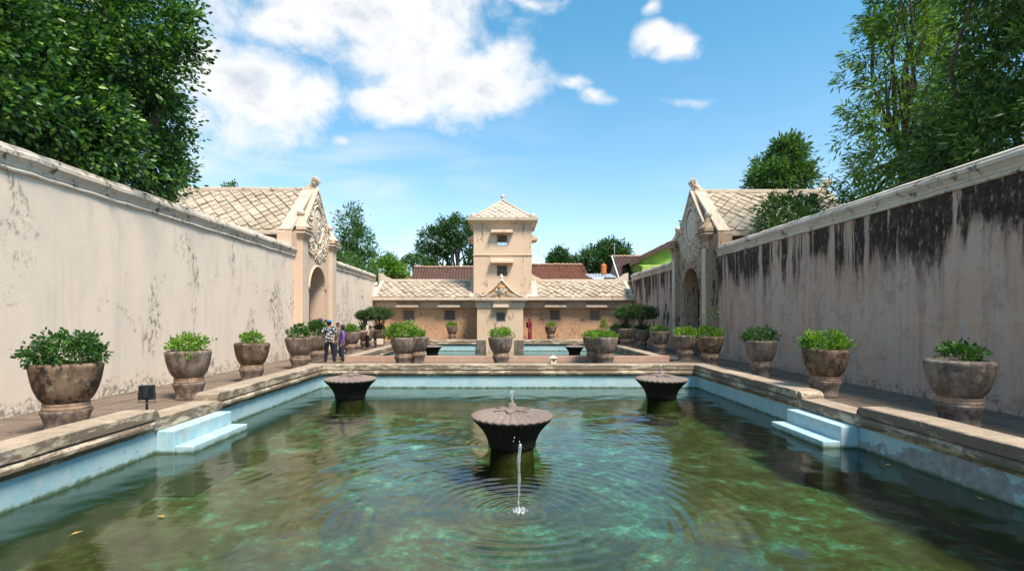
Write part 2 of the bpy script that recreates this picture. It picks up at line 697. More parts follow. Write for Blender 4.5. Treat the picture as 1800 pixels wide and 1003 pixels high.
def wall_right_mat():
    mt, g = material('right_wall_plaster')
    p0 = g.pos()
    wn = g.noise(p0, 1.1, 5, .6, color=True)
    p = g.add(p0, g.add(g.sc(wn, (.22, .22, .3)), (-.11, -.11, -.15)))
    x, y, z = g.sep(p)
    big = g.noise(p, .4, 4, .6)
    col = g.mix(g.rng(big, .35, .65), (.56, .35, .245), (.57, .395, .30))
    s1 = g.noise(g.comb(x, g.m('MULTIPLY', y, 1.9), g.m('MULTIPLY', z, .16)), 1.4, 6, .65)
    col = g.mix(g.rng(s1, .42, .68), col, (.50, .39, .335))
    s2 = g.noise(g.comb(x, g.m('MULTIPLY', y, 5.0), g.m('MULTIPLY', z, .22)), 1.1, 6, .65, .2)
    col = g.mix(g.rng(s2, .48, .68, 0, .5), col, (.29, .18, .135))
    bl = g.noise(g.sc(p0, (1, 1, .8)), .8, 8, .7, .3)
    col = g.mix(g.rng(bl, .48, .62, 0, .6), col, (.53, .42, .36))
    bl2 = g.noise(g.add(p0, (7, 3, 9)), 1.9, 9, .74, .4)
    col = g.mix(g.rng(bl2, .52, .60, 0, .55), col, (.36, .235, .18))
    col = g.mix(g.rng(g.noise(p0, 14, 6, .7), .56, .7, 0, .4), col, (.24, .16, .125))
    s3 = g.noise(g.comb(x, g.m('MULTIPLY', y, 3.1), g.m('MULTIPLY', z, .15)), 1.7, 4, .55)
    col = g.mix(g.rng(s3, .54, .68, 0, .4), col, (.60, .43, .28))
    col = g.mix(g.rng(g.noise(p, 1.3, 8, .72, .6), .54, .60, 0, .5), col, (.52, .41, .35))
    col = g.mix(g.rng(g.noise(g.sc(p, (1, 1, .5)), 2.6, 7, .7), .52, .72, 0, .45), col, (.50, .39, .325))
    # soot-black mould hanging from the cornice in tongues
    depth = g.m('SUBTRACT', 4.5, z)
    near = g.rng(y, 13.5, 11.0, 0, 1)
    tn = g.noise(g.comb(0.0, g.m('MULTIPLY', y, 2.1), g.m('MULTIPLY', z, .12)), 1.0, 5, .65)
    ln = g.noise(g.comb(3.0, g.m('MULTIPLY', y, .55), 0.0), 1.0, 3, .6)
    length = g.m('ADD', g.m('MULTIPLY', g.rng(ln, .30, .62, .25, 1), 1.7), g.m('MULTIPLY', near, .2))
    rel = g.m('DIVIDE', depth, g.m('MAXIMUM', length, .05))
    edge = g.m('ADD', rel, g.m('MULTIPLY_ADD', g.noise(g.comb(x, g.m('MULTIPLY', y, 3.5), g.m('MULTIPLY', z, .8)), 2.2, 7, .72), 1.3, -.65))
    tong = g.m('MULTIPLY', g.rng(edge, 1.15, .68), g.rng(g.m('ADD', tn, g.m('MULTIPLY', near, .10)), .45, .51))
    halo = g.m('MULTIPLY', g.rng(edge, 1.7, .7), g.rng(tn, .36, .5))
    # separate black patches lower down, far section and by the gate
    lowp = g.noise(g.comb(x, g.m('MULTIPLY', y, 1.3), g.m('MULTIPLY', z, .33)), 1.15, 6, .66, .3)
    low = g.m('MULTIPLY', g.rng(lowp, .565, .60), g.rng(y, 18, 28, .0, 1))
    blk = g.m('MAXIMUM', tong, low)
    br = g.rng(g.noise(g.comb(x, g.m('MULTIPLY', y, 3), g.m('MULTIPLY', z, 1.2)), 3.2, 9, .8), .33, .48)
    col = g.mix(g.m('MULTIPLY', g.m('MULTIPLY', halo, g.rng(s2, .35, .6)), .55), col, (.16, .095, .065))
    bc = g.mix(g.rng(g.noise(p, 5, 7, .75), .4, .65), (.016, .013, .012), (.055, .04, .03))
    col = g.mix(g.m('MULTIPLY', g.m('MULTIPLY', blk, br), .97), col, bc)
    # horizontal repair seam near the camera
    seam = g.m('ABSOLUTE', g.m('ADD', g.m('SUBTRACT', z, 1.75), g.m('MULTIPLY_ADD', g.noise(p, .9, 4, .6), .5, -.25)))
    col = g.mix(g.m('MULTIPLY', g.rng(seam, .09, .0), g.rng(y, 13, 11.5, 0, .32)), col, (.60, .45, .27))
    # damp scabs at the foot
    base = g.rng(g.m('ADD', z, g.m('MULTIPLY', g.noise(p, 1.6, 7, .7), -1.6)), -.5, -.8)
    base = g.m('MULTIPLY', base, g.rng(g.noise(p, 8, 6, .7), .48, .62))
    col = g.mix(g.m('MULTIPLY', base, .7), col, (.06, .05, .04))
    h = g.m('ADD', g.m('MULTIPLY', g.noise(p, 2.6, 7, .65), .8), g.m('MULTIPLY', g.noise(p, 30, 4, .6), .25))
    return finish(mt, g, col, .9, g.bump(h, .5, .05), .2)


def simple(name, c, rough=.7, var=.25, scale=6, metal=0.0, obj=True, spec=.3, bump=.15):
    mt, g = material(name)
    p = g.obj() if obj else g.pos()
    n = g.noise(p, scale, 5, .6)
    col = g.mix(g.rng(n, .3, .7, 0, 1), tuple(q * (1 + var * .6) for q in c), tuple(q * (1 - var) for q in c))
    return finish(mt, g, col, rough, g.bump(n, bump, .01), spec, Metallic=metal)


def leafmat(name, cols, transl=.28, rough=.42, spec=.45):
    mt, g = material(name)
    r = g.island()
    n = g.noise(g.pos(), 2.6, 4, .6)
    f = g.m('ADD', g.m('MULTIPLY', r, .55), g.m('MULTIPLY_ADD', n, 1.9, -.72))
    col = g.ramp(f, [(i / (len(cols) - 1), c) for i, c in enumerate(cols)])
    b = g.node('ShaderNodeBsdfPrincipled')
    g.put(b.inputs['Base Color'], col)
    b.inputs['Roughness'].default_value = rough
    b.inputs['Specular IOR Level'].default_value = spec
    t = g.node('ShaderNodeBsdfTranslucent')
    g.put(t.inputs[0], g.mix(1.0, col, (1.5, 1.6, .7), 'MULTIPLY'))
    ms = g.node('ShaderNodeMixShader')
    ms.inputs[0].default_value = transl
    g.t.links.new(b.outputs[0], ms.inputs[1])
    g.t.links.new(t.outputs[0], ms.inputs[2])
    o = g.node('ShaderNodeOutputMaterial')
    g.t.links.new(ms.outputs[0], o.inputs[0])
    return mt


def pot_mat(name, c1, c2, mould):
    mt, g = material(name)
    o = g.obj()
    p = g.add(o, g.sc(g.comb(g.orand(), g.orand(), g.orand()), (41, 23, 59)))
    x, y, z = g.sep(p)
    a = g.noise(p, 2.0, 6, .65)
    st = g.noise(g.sc(p, (1, 1, .25)), 6, 6, .65)
    fine = g.noise(p, 30, 5, .65)
    col = g.mix(g.rng(a, .35, .65), c1, c2)
    col = g.mix(g.rng(st, .44, .62, 0, .75), col, tuple(q * .42 for q in c1))
    col = g.mix(g.rng(fine, .35, .7, 0, .35), col, tuple(q * .55 for q in c2))
    mk = g.m('MULTIPLY', g.rng(g.noise(p, 2.6, 7, .7, .4), .44, .56), g.rng(g.noise(p, 9, 7, .72), .42, .58))
    col = g.mix(g.m('MULTIPLY', mk, g.m('MULTIPLY_ADD', g.orand(), .6, mould)), col, (.035, .026, .018))
    col = g.mix(g.rng(g.noise(p, 5, 6, .7), .55, .68, 0, .55), col, (.40, .33, .26))
    return finish(mt, g, col, .88, g.bump(g.m('ADD', a, g.m('MULTIPLY', fine, .4)), .35, .02), .25)


def coping_mat(name, cream, dark):
    mt, g = material(name)
    p = g.pos()
    x, y, z = g.sep(p)
    ps = g.sc(p, (.55, .55, 2.4))
    a = g.noise(ps, 1.5, 7, .68, .4)
    b_ = g.noise(g.sc(p, (.8, .8, 1.6)), 6, 7, .72)
    f = g.m('ADD', g.m('MULTIPLY', a, .72), g.m('MULTIPLY', b_, .36))
    col = g.mix(g.rng(f, .46, .55), cream, dark)
    col = g.mix(g.rng(g.noise(ps, 3.3, 6, .7), .58, .66, 0, .8), col, (.055, .045, .035))
    col = g.mix(g.rng(g.noise(p, 2.2, 5, .65), .6, .68, 0, .6), col, (.36, .33, .33))
    # upward-facing surfaces are mixed towards a paler tone
    n = g.sep(g.nrm())[2]
    top = g.m('MULTIPLY', g.rng(n, .7, .95), g.rng(b_, .75, .35, .35, .95))
    col = g.mix(top, col, (.44, .345, .26))
    fine = g.noise(p, 25, 5, .65)
    col = g.mix(g.rng(fine, .35, .7, 0, .3), col, tuple(q * .5 for q in dark))
    return finish(mt, g, col, .9, g.bump(g.m('ADD', f, g.m('MULTIPLY', fine, .35)), .6, .03), .2)


def blue_mat(name, peel=False):
    mt, g = material(name)
    p = g.pos()
    x, y, z = g.sep(p)
    a = g.noise(p, 1.3, 6, .65)
    col = g.mix(g.rng(a, .35, .65), (.32, .52, .58), (.43, .60, .63))
    col = g.mix(g.rng(g.noise(g.sc(p, (1, 1, .5)), 3.4, 6, .7), .46, .66, 0, .7), col, (.50, .57, .58))
    col = g.mix(g.rng(g.noise(p, 9, 7, .75), .56, .66, 0, .6), col, (.25, .28, .27))
    if peel == 'step':
        q_ = g.noise(p, 3.1, 8, .72, .4)
        col = g.mix(g.rng(q_, .58, .62, 0, .8), col, (.40, .42, .42))
        col = g.mix(g.rng(g.noise(p, 5, 7, .7), .50, .70, 0, .5), col, (.62, .68, .68))
        col = g.mix(g.rng(g.noise(g.add(p, (5, 5, 5)), 6, 5, .7), .66, .72, 0, .7), col, (.36, .22, .13))
    elif peel:
        pn = g.noise(g.sc(p, (1, .8, 1.3)), 1.5, 6, .62, .3)
        pk = g.m('MULTIPLY', g.rng(g.m('ADD', pn, g.rng(z, -.25, -.5, 0, .10)), .52, .545), g.rng(y, 10.5, 8.5))
        col = g.mix(pk, col, g.mix(g.rng(g.noise(p, 7, 6, .7), .35, .65), (.23, .24, .25), (.36, .36, .38)))
    # algae tide line just above the water with a ragged edge
    ed = g.m('ADD', z, g.m('MULTIPLY_ADD', g.noise(g.sc(p, (1, 1, .6)), 7, 7, .72), -.16, .08))
    col = g.mix(g.rng(ed, -.53, -.575), col, (.06, .085, .05))
    col = g.mix(g.rng(ed, -.50, -.56, 0, .5), col, (.16, .24, .16))
    return finish(mt, g, col, .6, g.bump(g.noise(p, 9, 6, .65), .25, .02), .35)


def floor_mat():
    mt, g = material('pool_floor_algae')
    p = g.pos()
    a = g.noise(p, .55, 6, .62, .5)
    b_ = g.noise(p, 2.2, 7, .68, .4)
    c_ = g.noise(p, 7, 8, .72)
    f = g.m('ADD', g.m('ADD', g.m('MULTIPLY', a, .34), g.m('MULTIPLY', b_, .40)), g.m('MULTIPLY', c_, .30))
    col = g.ramp(g.rng(f, .38, .68, 0, 1, False), [(0, (.030, .030, .008)), (.32, (.070, .068, .018)), (.51, (.10, .108, .033)), (.63, (.095, .175, .09)), (.77, (.165, .35, .255)), (1, (.48, .68, .58))])
    return finish(mt, g, col, .9, g.bump(b_, .3, .03), .2)


def water_mat():
    mt, g = material('pool_water')
    p = g.pos()
    n1 = g.noise(g.sc(p, (.8, 1.2, 1)), 8, 5, .62)
    nb = g.bump(n1, .13, .02)
    fr = g.node('ShaderNodeFresnel')
    fr.inputs[0].default_value = 1.5
    g.put(fr.inputs[1], nb)
    gl = g.node('ShaderNodeBsdfGlossy')
    gl.inputs['Roughness'].default_value = .015
    gl.inputs[0].default_value = (.97, .99, 1, 1)
    g.put(gl.inputs['Normal'], nb)
    tr = g.node('ShaderNodeBsdfTransparent')
    tr.inputs[0].default_value = (.66, .79, .68, 1)
    ms = g.node('ShaderNodeMixShader')
    g.t.links.new(fr.outputs[0], ms.inputs[0])
    g.t.links.new(tr.outputs[0], ms.inputs[1])
    g.t.links.new(gl.outputs[0], ms.inputs[2])
    o = g.node('ShaderNodeOutputMaterial')
    g.t.links.new(ms.outputs[0], o.inputs[0])
    return mt


def jet_mat():
    mt, g = material('spray_water')
    tr = g.node('ShaderNodeBsdfTransparent')
    tr.inputs[0].default_value = (.93, .97, .97, 1)
    gl = g.node('ShaderNodeBsdfGlossy')
    gl.inputs['Roughness'].default_value = .05
    df = g.node('ShaderNodeBsdfDiffuse')
    df.inputs[0].default_value = (.85, .9, .92, 1)
    m1 = g.node('ShaderNodeMixShader')
    m1.inputs[0].default_value = .45
    g.t.links.new(gl.outputs[0], m1.inputs[1])
    g.t.links.new(df.outputs[0], m1.inputs[2])
    m2 = g.node('ShaderNodeMixShader')
    lw = g.node('ShaderNodeLayerWeight')
    lw.inputs[0].default_value = .35
    k = g.m('MULTIPLY_ADD', lw.outputs['Facing'], .5, .45)
    g.put(m2.inputs[0], g.m('MULTIPLY', k, g.rng(g.noise(g.obj(), 40, 3, .6), .35, .6, .5, 1.1)))
    g.t.links.new(tr.outputs[0], m2.inputs[1])
    g.t.links.new(m1.outputs[0], m2.inputs[2])
    o = g.node('ShaderNodeOutputMaterial')
    g.t.links.new(m2.outputs[0], o.inputs[0])
    return mt


def tiles_far_mat(name, c1, c2):
    mt, g = material(name)
    p = g.pos()
    n = g.noise(p, 9, 4, .6)
    col = g.mix(g.rng(n, .35, .65), c1, c2)
    col = g.mix(g.rng(g.noise(p, 1.2, 5, .6), .5, .7, 0, .6), col, tuple(q * .45 for q in c1))
    return finish(mt, g, col, .85, None, .2)


def cloth_mat(name, c, c2=None, scale=14, thr=.5, rough=.85):
    mt, g = material(name)
    p = g.obj()
    n = g.noise(p, scale, 4, .6, 1.2)
    col = g.mix(g.rng(n, thr - .04, thr + .04), c, c2 if c2 else tuple(q * .7 for q in c))
    return finish(mt, g, col, rough, None, .2)


MT = {}
MT['wall_l'] = wall_left_mat()
MT['wall_r'] = wall_right_mat()
MT['cream'] = stucco('cream_stucco', (.66, .535, .42), (.60, .48, .375), (.56, .44, .345), moss=.9, speck=.8, cover=(.50, .62))
MT['cornice_l'] = stucco('left_cornice_stucco', (.70, .60, .50), (.64, .54, .45), (.58, .49, .40), moss=.95, speck=.9, cover=(.43, .55), moss_scale=1.1)
MT['cornice_r'] = stucco('right_cornice_stucco', (.66, .57, .48), (.58, .49, .40), (.50, .42, .34), moss=.9, speck=.8, cover=(.45, .58), moss_scale=1.1)
MT['roof_tile'] = stucco('plaster_roof_tile', (.56, .455, .35), (.48, .385, .295), (.60, .50, .40), moss=.85, speck=.9, cover=(.38, .54), moss_scale=1.5, tone=.45, moss_col=(.12, .10, .075))
MT['roof_bed'] = stucco('roof_bedding', (.44, .355, .27), (.34, .275, .21), moss=.6)
MT['tower'] = stucco('tower_stucco', (.70, .51, .36), (.66, .47, .335), (.71, .54, .41), moss=.95, moss_col=(.20, .17, .13), speck=.3, cover=(.50, .60), streak=True, moss_scale=.9)
MT['ochre'] = stucco('ochre_wall', (.56, .33, .19), (.46, .275, .17), (.64, .45, .31), moss=.8, moss_col=(.16, .10, .075), speck=.5, cover=(.42, .58), moss_scale=.8)
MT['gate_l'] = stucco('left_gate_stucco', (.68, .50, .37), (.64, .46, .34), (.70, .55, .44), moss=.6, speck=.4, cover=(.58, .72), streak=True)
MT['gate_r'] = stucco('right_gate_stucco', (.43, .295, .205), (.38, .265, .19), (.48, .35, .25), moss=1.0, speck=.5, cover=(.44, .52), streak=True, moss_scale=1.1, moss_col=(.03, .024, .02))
MT['relief'] = stucco('relief_plaster', (.66, .54, .43), (.60, .49, .39), (.70, .60, .50), moss=.7, speck=.5, moss_scale=3, cover=(.5, .66))
MT['relief_r'] = stucco('relief_plaster_grey', (.68, .56, .45), (.62, .51, .41), (.70, .60, .50), moss=.8, speck=.5, moss_scale=3, cover=(.5, .66))
MT['orange'] = stucco('ochre_relief', (.55, .30, .11), (.48, .27, .12), (.58, .38, .2), moss=.5, speck=.3)
MT['pave'] = stucco('paving_stone', (.20, .15, .115), (.155, .118, .092), (.235, .185, .145), moss=.8, moss_col=(.055, .045, .038), speck=.4, cover=(.46, .66), moss_scale=1.1, bumps=.6)
MT['pave_bed'] = stucco('paving_bed', (.10, .085, .07), (.075, .062, .052), moss=.3)
MT['coping'] = coping_mat('pool_coping_stone', (.60, .49, .36), (.22, .165, .12))
MT['pink'] = stucco('pink_kerb_plaster', (.52, .33, .25), (.46, .29, .22), (.58, .42, .33), moss=.5, speck=.4)
MT['blue'] = blue_mat('blue_pool_paint')
MT['blue_peel'] = blue_mat('peeling_blue_pool_paint', True)
MT['blue_step'] = blue_mat('worn_blue_step_paint', 'step')
MT['floor'] = floor_mat()
MT['water'] = water_mat()
MT['jet'] = jet_mat()
MT['pot'] = pot_mat('terracotta_pot', (.20, .14, .105), (.28, .21, .175), .35)
MT['pot_dark'] = pot_mat('mossy_pot', (.17, .105, .062), (.24, .16, .11), .8)
MT['pot_ring'] = pot_mat('pot_collar', (.42, .27, .18), (.36, .24, .17), .05)
MT['pot_grey'] = pot_mat('grey_pot', (.185, .145, .122), (.255, .21, .18), .25)
MT['soil'] = simple('soil', (.035, .026, .02), .95, .4, 30)
MT['fount'] = stucco('fountain_cap_stone', (.24, .185, .16), (.18, .145, .13), (.30, .24, .21), moss=.7, speck=.4, obj=True, moss_scale=3)
MT['fount_dark'] = stucco('fountain_stem_stone', (.020, .017, .014), (.014, .012, .010), (.05, .036, .028), moss=.7, obj=True, moss_col=(.01, .009, .008), moss_scale=3)
MT['wood'] = simple('grey_window_wood', (.34, .31, .28), .8, .4, 12)
MT['frame'] = simple('window_frame_plaster', (.52, .43, .35), .9, .25, 8)
MT['dark'] = simple('dark_interior', (.03, .025, .022), .95, .2)  # near-black colour carries the shade of rooms and hollows
MT['black'] = simple('black_metal', (.012, .014, .016), .45, .2, 12, spec=.4)
MT['glass'] = simple('lamp_glass', (.05, .06, .07), .12, .1, spec=.6)
MT['bark'] = simple('tree_bark', (.10, .075, .055), .95, .45, 8, bump=.6)
MT['bark_pale'] = simple('pale_bark', (.17, .14, .11), .95, .45, 8, bump=.6)
MT['leaf_ficus'] = leafmat('ficus_leaf', [(.008, .028, .011), (.016, .055, .018), (.034, .105, .025), (.11, .24, .036), (.26, .41, .06)], .28, .36, .5)
MT['leaf_dark'] = leafmat('dark_leaf', [(.013, .038, .013), (.026, .07, .02), (.05, .12, .028), (.10, .19, .04)], .28, .45)
MT['leaf_mid'] = leafmat('mid_leaf', [(.022, .06, .02), (.045, .11, .03), (.08, .17, .035), (.15, .24, .05)], .3, .45)
MT['leaf_feather'] = leafmat('feathery_leaf', [(.035, .085, .018), (.07, .15, .026), (.13, .22, .034), (.23, .30, .05)], .42, .5)
MT['leaf_light'] = leafmat('light_leaf', [(.05, .13, .02), (.09, .20, .03), (.15, .28, .04), (.22, .34, .06)], .35, .45)
MT['leaf_pot'] = leafmat('potted_leaf', [(.045, .11, .010), (.09, .20, .016), (.16, .30, .025), (.26, .42, .04)], .32, .42)
MT['leaf_potdk'] = leafmat('potted_dark_leaf', [(.015, .05, .012), (.03, .09, .02), (.06, .15, .028), (.12, .23, .04)], .28, .4)
MT['leaf_topi'] = leafmat('topiary_leaf', [(.02, .05, .012), (.035, .075, .018), (.06, .11, .022), (.10, .15, .03)], .22, .5)
MT['banana'] = leafmat('banana_leaf', [(.06, .16, .02), (.11, .24, .03), (.18, .33, .05)], .4, .4)
MT['yellow_leaf'] = simple('fallen_leaf', (.55, .30, .04), .6, .3, 20)
MT['redtile'] = tiles_far_mat('brown_roof_tiles', (.15, .08, .065), (.09, .052, .043))
MT['redtile2'] = tiles_far_mat('red_roof_tiles', (.22, .085, .055), (.115, .055, .04))
MT['orangetile'] = tiles_far_mat('orange_roof_tiles', (.55, .17, .06), (.40, .13, .06))
MT['darktile'] = tiles_far_mat('dark_roof_tiles', (.12, .07, .06), (.075, .05, .045))
MT['ridge'] = simple('ridge_tiles', (.42, .26, .18), .9, .3, 8)
MT['housewall'] = simple('house_wall_plaster', (.42, .36, .30), .9, .25, 2)
MT['green_paint'] = simple('lime_green_paint', (.27, .40, .085), .85, .3, 1.2)
MT['white'] = simple('white_paint', (.75, .74, .70), .7, .15, 5)
MT['orange_plastic'] = simple('orange_plastic', (.55, .16, .05), .6, .15, 3)
MT['zinc'] = simple('zinc_sheet', (.38, .42, .46), .5, .25, 3)
MT['skin'] = simple('skin', (.32, .19, .125), .6, .1, 10)
MT['hair'] = simple('black_hair', (.012, .010, .009), .5, .2, 30)
MT['lips'] = simple('lips', (.25, .08, .07), .5, .1)
MT['eye'] = simple('eye', (.015, .012, .01), .3, .1)
MT['batik'] = cloth_mat('batik_shirt', (.012, .014, .022), (.75, .76, .76), 13, .56)
MT['trouser'] = cloth_mat('black_trousers', (.010, .011, .016), (.016, .018, .026), 6)
MT['purple'] = cloth_mat('purple_patterned_shirt', (.11, .045, .20), (.24, .16, .34), 26, .52)
MT['jeans'] = cloth_mat('dark_jeans', (.02, .03, .055), (.03, .042, .07), 8)
MT['bluecap'] = simple('blue_cap', (.02, .18, .45), .7, .1)
MT['grey_shirt'] = cloth_mat('grey_shirt', (.16, .15, .15), (.10, .09, .09), 8)
MT['black_cloth'] = simple('black_cloth', (.012, .012, .014), .85, .3, 6)
MT['beige_cloth'] = cloth_mat('beige_blouse', (.55, .44, .33), (.42, .33, .25), 9)
MT['maroon'] = simple('maroon_cloth', (.22, .02, .045), .85, .3, 6)
MT['purple_hat'] = simple('purple_hat', (.14, .08, .15), .85, .2, 8)
MT['shoe'] = simple('dark_shoe', (.02, .018, .016), .6, .2)
MT['ground'] = stucco('earth_ground', (.16, .13, .10), (.13, .12, .07), (.10, .12, .05), moss=.3)


# ================================================================== setting
WATER_Z = -.58
P1 = (-6.05, 6.45, 2.0, 17.1)
P2 = (-6.0, 6.2, 20.9, 35.4)


def lw(Y):
    return -8.75 - (Y - 5) * .02


def rw(Y):
    return 9.35 + (Y - 5) * .004


# ground: one sheet to the horizon with an opening where the sunken court lies
b = MB()
xs, ys = (-1500, -9.9, 9.9, 1500), (-1500, -6, 42, 1500)
for i in range(3):
    for j in range(3):
        if (i, j) != (1, 1):
            b.add([(xs[i], ys[j], -.06), (xs[i + 1], ys[j], -.06), (xs[i + 1], ys[j + 1], -.06), (xs[i], ys[j + 1], -.06)], [(0, 1, 2, 3)])
tag(b.build('ground', MT['ground']), 'bare earth ground around the walled court', kind='structure')


# paved decks: bed + separately laid slabs
def slab_mesh(w, l, seed):
    rs = random.Random(seed)
    m = MB().box(-w / 2, w / 2, -l / 2, l / 2, -.05, 0)
    me_ = m
    vs = [list(v) for v in me_.v]
    for v in vs:
        if v[2] > -.01:
            v[2] += rs.uniform(-.005, .004)
            v[0] *= (w / 2 - .006) / (w / 2)
            v[1] *= (l / 2 - .006) / (l / 2)
    me_.v = [tuple(v) for v in vs]
    return me_.mesh('paving_slab')


def paved(name, label, x0, x1, y0, y1, sw, sl, cols=None):
    root = thing(name, label, None, ((x0 + x1) / 2, (y0 + y1) / 2, 0), 0, kind='structure')
    cx, cy_ = (x0 + x1) / 2, (y0 + y1) / 2
    MB().box(x0 - cx, x1 - cx, y0 - cy_, y1 - cy_, -1.6, -.018).build('paving_bed', MT['pave_bed'], root)
    nx, ny = max(1, round((x1 - x0) / sw)), max(1, round((y1 - y0) / sl))
    w, l = (x1 - x0) / nx, (y1 - y0) / ny
    var = [slab_mesh(w - .014, l - .014, k) for k in range(5)]
    for v in var:
        v.materials.append(MT['pave'])
    for i in range(nx):
        off = random.choice((0, .5)) if ny > 6 else 0
        for j in range(ny):
            o = put('paving_slab', random.choice(var), None, root, (x0 - cx + (i + .5) * w, y0 - cy_ + (j + .5) * l, random.uniform(-.004, .004)))
            o.rotation_euler = (random.gauss(0, .002), random.gauss(0, .002), random.choice((0, math.pi)))
    return root


paved('pavement', 'brown stone paved walkway along the pale left wall', -9.6, -6.5, -4, 37.9, .78, 1.0)
paved('pavement', 'shaded stone paved walkway along the stained right wall', 6.9, 9.7, -4, 37.9, .70, 1.0)
paved('pavement', 'paved strip between the two pools', -6.48, 6.88, 17.55, 20.45, .95, .97)
paved('pavement', 'narrow paved strip below the pavilion windows', -6.48, 6.88, 35.85, 37.9, 1.1, 1.0)
paved('pavement', 'paved edge of the near pool beneath the viewpoint', -6.48, 6.88, -4, 1.55, 1.5, 1.4)

COPE = [(-.45, -.2), (-.45, .185), (-.43, .2), (.05, .2), (.07, .185), (.072, .03), (.02, .018), (.02, .0), (.06, -.008), (.09, -.05),
        (.088, -.10), (.055, -.145), (.02, -.155), (.022, -.188), (-.1, -.19)]


def pool(label, box, copings, bottom, peel=False):
    x0, x1, y0, y1 = box
    root = thing('pool_basin', label, None, ((x0 + x1) / 2, (y0 + y1) / 2, 0), 0, kind='structure')
    cx, cy_ = root.location.x, root.location.y
    L = lambda pts: [(a - cx, c - cy_) for a, c in pts]
    # pool floor and the four painted walls, each a solid slab
    MB().box(x0 - cx, x1 - cx, y0 - cy_, y1 - cy_, bottom - .15, bottom).build('pool_floor', MT['floor'], root)
    for (a0, a1, c0, c1, pm) in ((x0 - .4, x0, y0 - .4, y1 + .4, 'blue'), (x1, x1 + .4, y0 - .4, y1 + .4, 'blue_peel' if peel else 'blue'),
                                 (x0, x1, y1, y1 + .4, 'blue'), (x0, x1, y0 - .4, y0, 'blue')):
        MB().box(a0 - cx, a1 - cx, c0 - cy_, c1 - cy_, bottom - .15, -.187).build('basin_wall', MT[pm], root)
    for path in copings:
        MB().sweep(L(path), COPE, jit=.004, step=.6).build('coping', MT['coping'], root)
    return root, cx, cy_


near_pool, ncx, ncy = pool('large near pool with pale blue walls and weathered stone coping', P1,
                           [[(-6.05, 8.8), (-6.05, 2.0), (6.45, 2.0), (6.45, 9.15)], [(6.45, 11.15), (6.45, 17.1), (-6.05, 17.1), (-6.05, 10.9)]], -1.35, True)
far_pool, fcx, fcy = pool('smaller far pool in front of the tower pavilion', P2,
                          [[(-6.0, 32.4), (-6.0, 20.9), (6.2, 20.9), (6.2, 32.4)], [(6.2, 33.8), (6.2, 35.4), (-6.0, 35.4), (-6.0, 33.8)]], -1.35)
# flat sills where the coping is interrupted for the steps, and the two-step blue stairs
for (root, cx, cy_, sx, xe, ya, yb, st) in ((near_pool, ncx, ncy, 1, -6.05, 8.8, 10.9, True), (near_pool, ncx, ncy, -1, 6.45, 9.15, 11.15, True),
                                           (far_pool, fcx, fcy, 1, -6.0, 32.4, 33.8, False), (far_pool, fcx, fcy, -1, 6.2, 32.4, 33.8, False)):
    a, c = xe - sx * .45 - cx, xe + sx * .045 - cx
    MB().box(min(a, c), max(a, c), ya + .01 - cy_, yb - .01 - cy_, -.182, .035, .012).build('step_sill', MT['coping'], root)
    # rounded ends of the raised coping
    for ye, s in ((ya, -1), (yb, 1)):
        e = MB()
        pts = []
        for k in range(7):
            an = math.pi / 2 * k / 6
            pts.append((0, s * (.0 - .16 * math.sin(an)) * -1 * -1, .02 + .165 * math.cos(an)))
        prof = [(min(a, c) + .02, ye - cy_ - s * .16 * math.sin(math.pi / 2 * k / 6), .036 + .15 * math.cos(math.pi / 2 * k / 6)) for k in range(7)]
        prof = [(min(a, c) + .02, ye - cy_, .036)] + prof
        e.poly(prof, (max(a, c) - min(a, c) - .02, 0, 0)).build('coping_end', MT['coping'], root)
    if st:
        q = (xe - cx, xe + sx * .33 - cx)
        MB().box(min(q), max(q), ya + .12 - cy_, yb - .1 - cy_, -1.34, -.19, .018).build('step', MT['blue_step'], root)
        q = (xe + sx * .33 - cx, xe + sx * .66 - cx)
        MB().box(min(q), max(q), ya + .12 - cy_, yb - .1 - cy_, -1.34, -.455, .018).build('step', MT['blue_step'], root)
# pink plastered outer face of the far pool's kerb
MB().box(-6.42 - fcx, 6.62 - fcx, 20.36 - fcy, 20.447 - fcy, -.01, .235, .01).build('kerb_face', MT['pink'], far_pool)


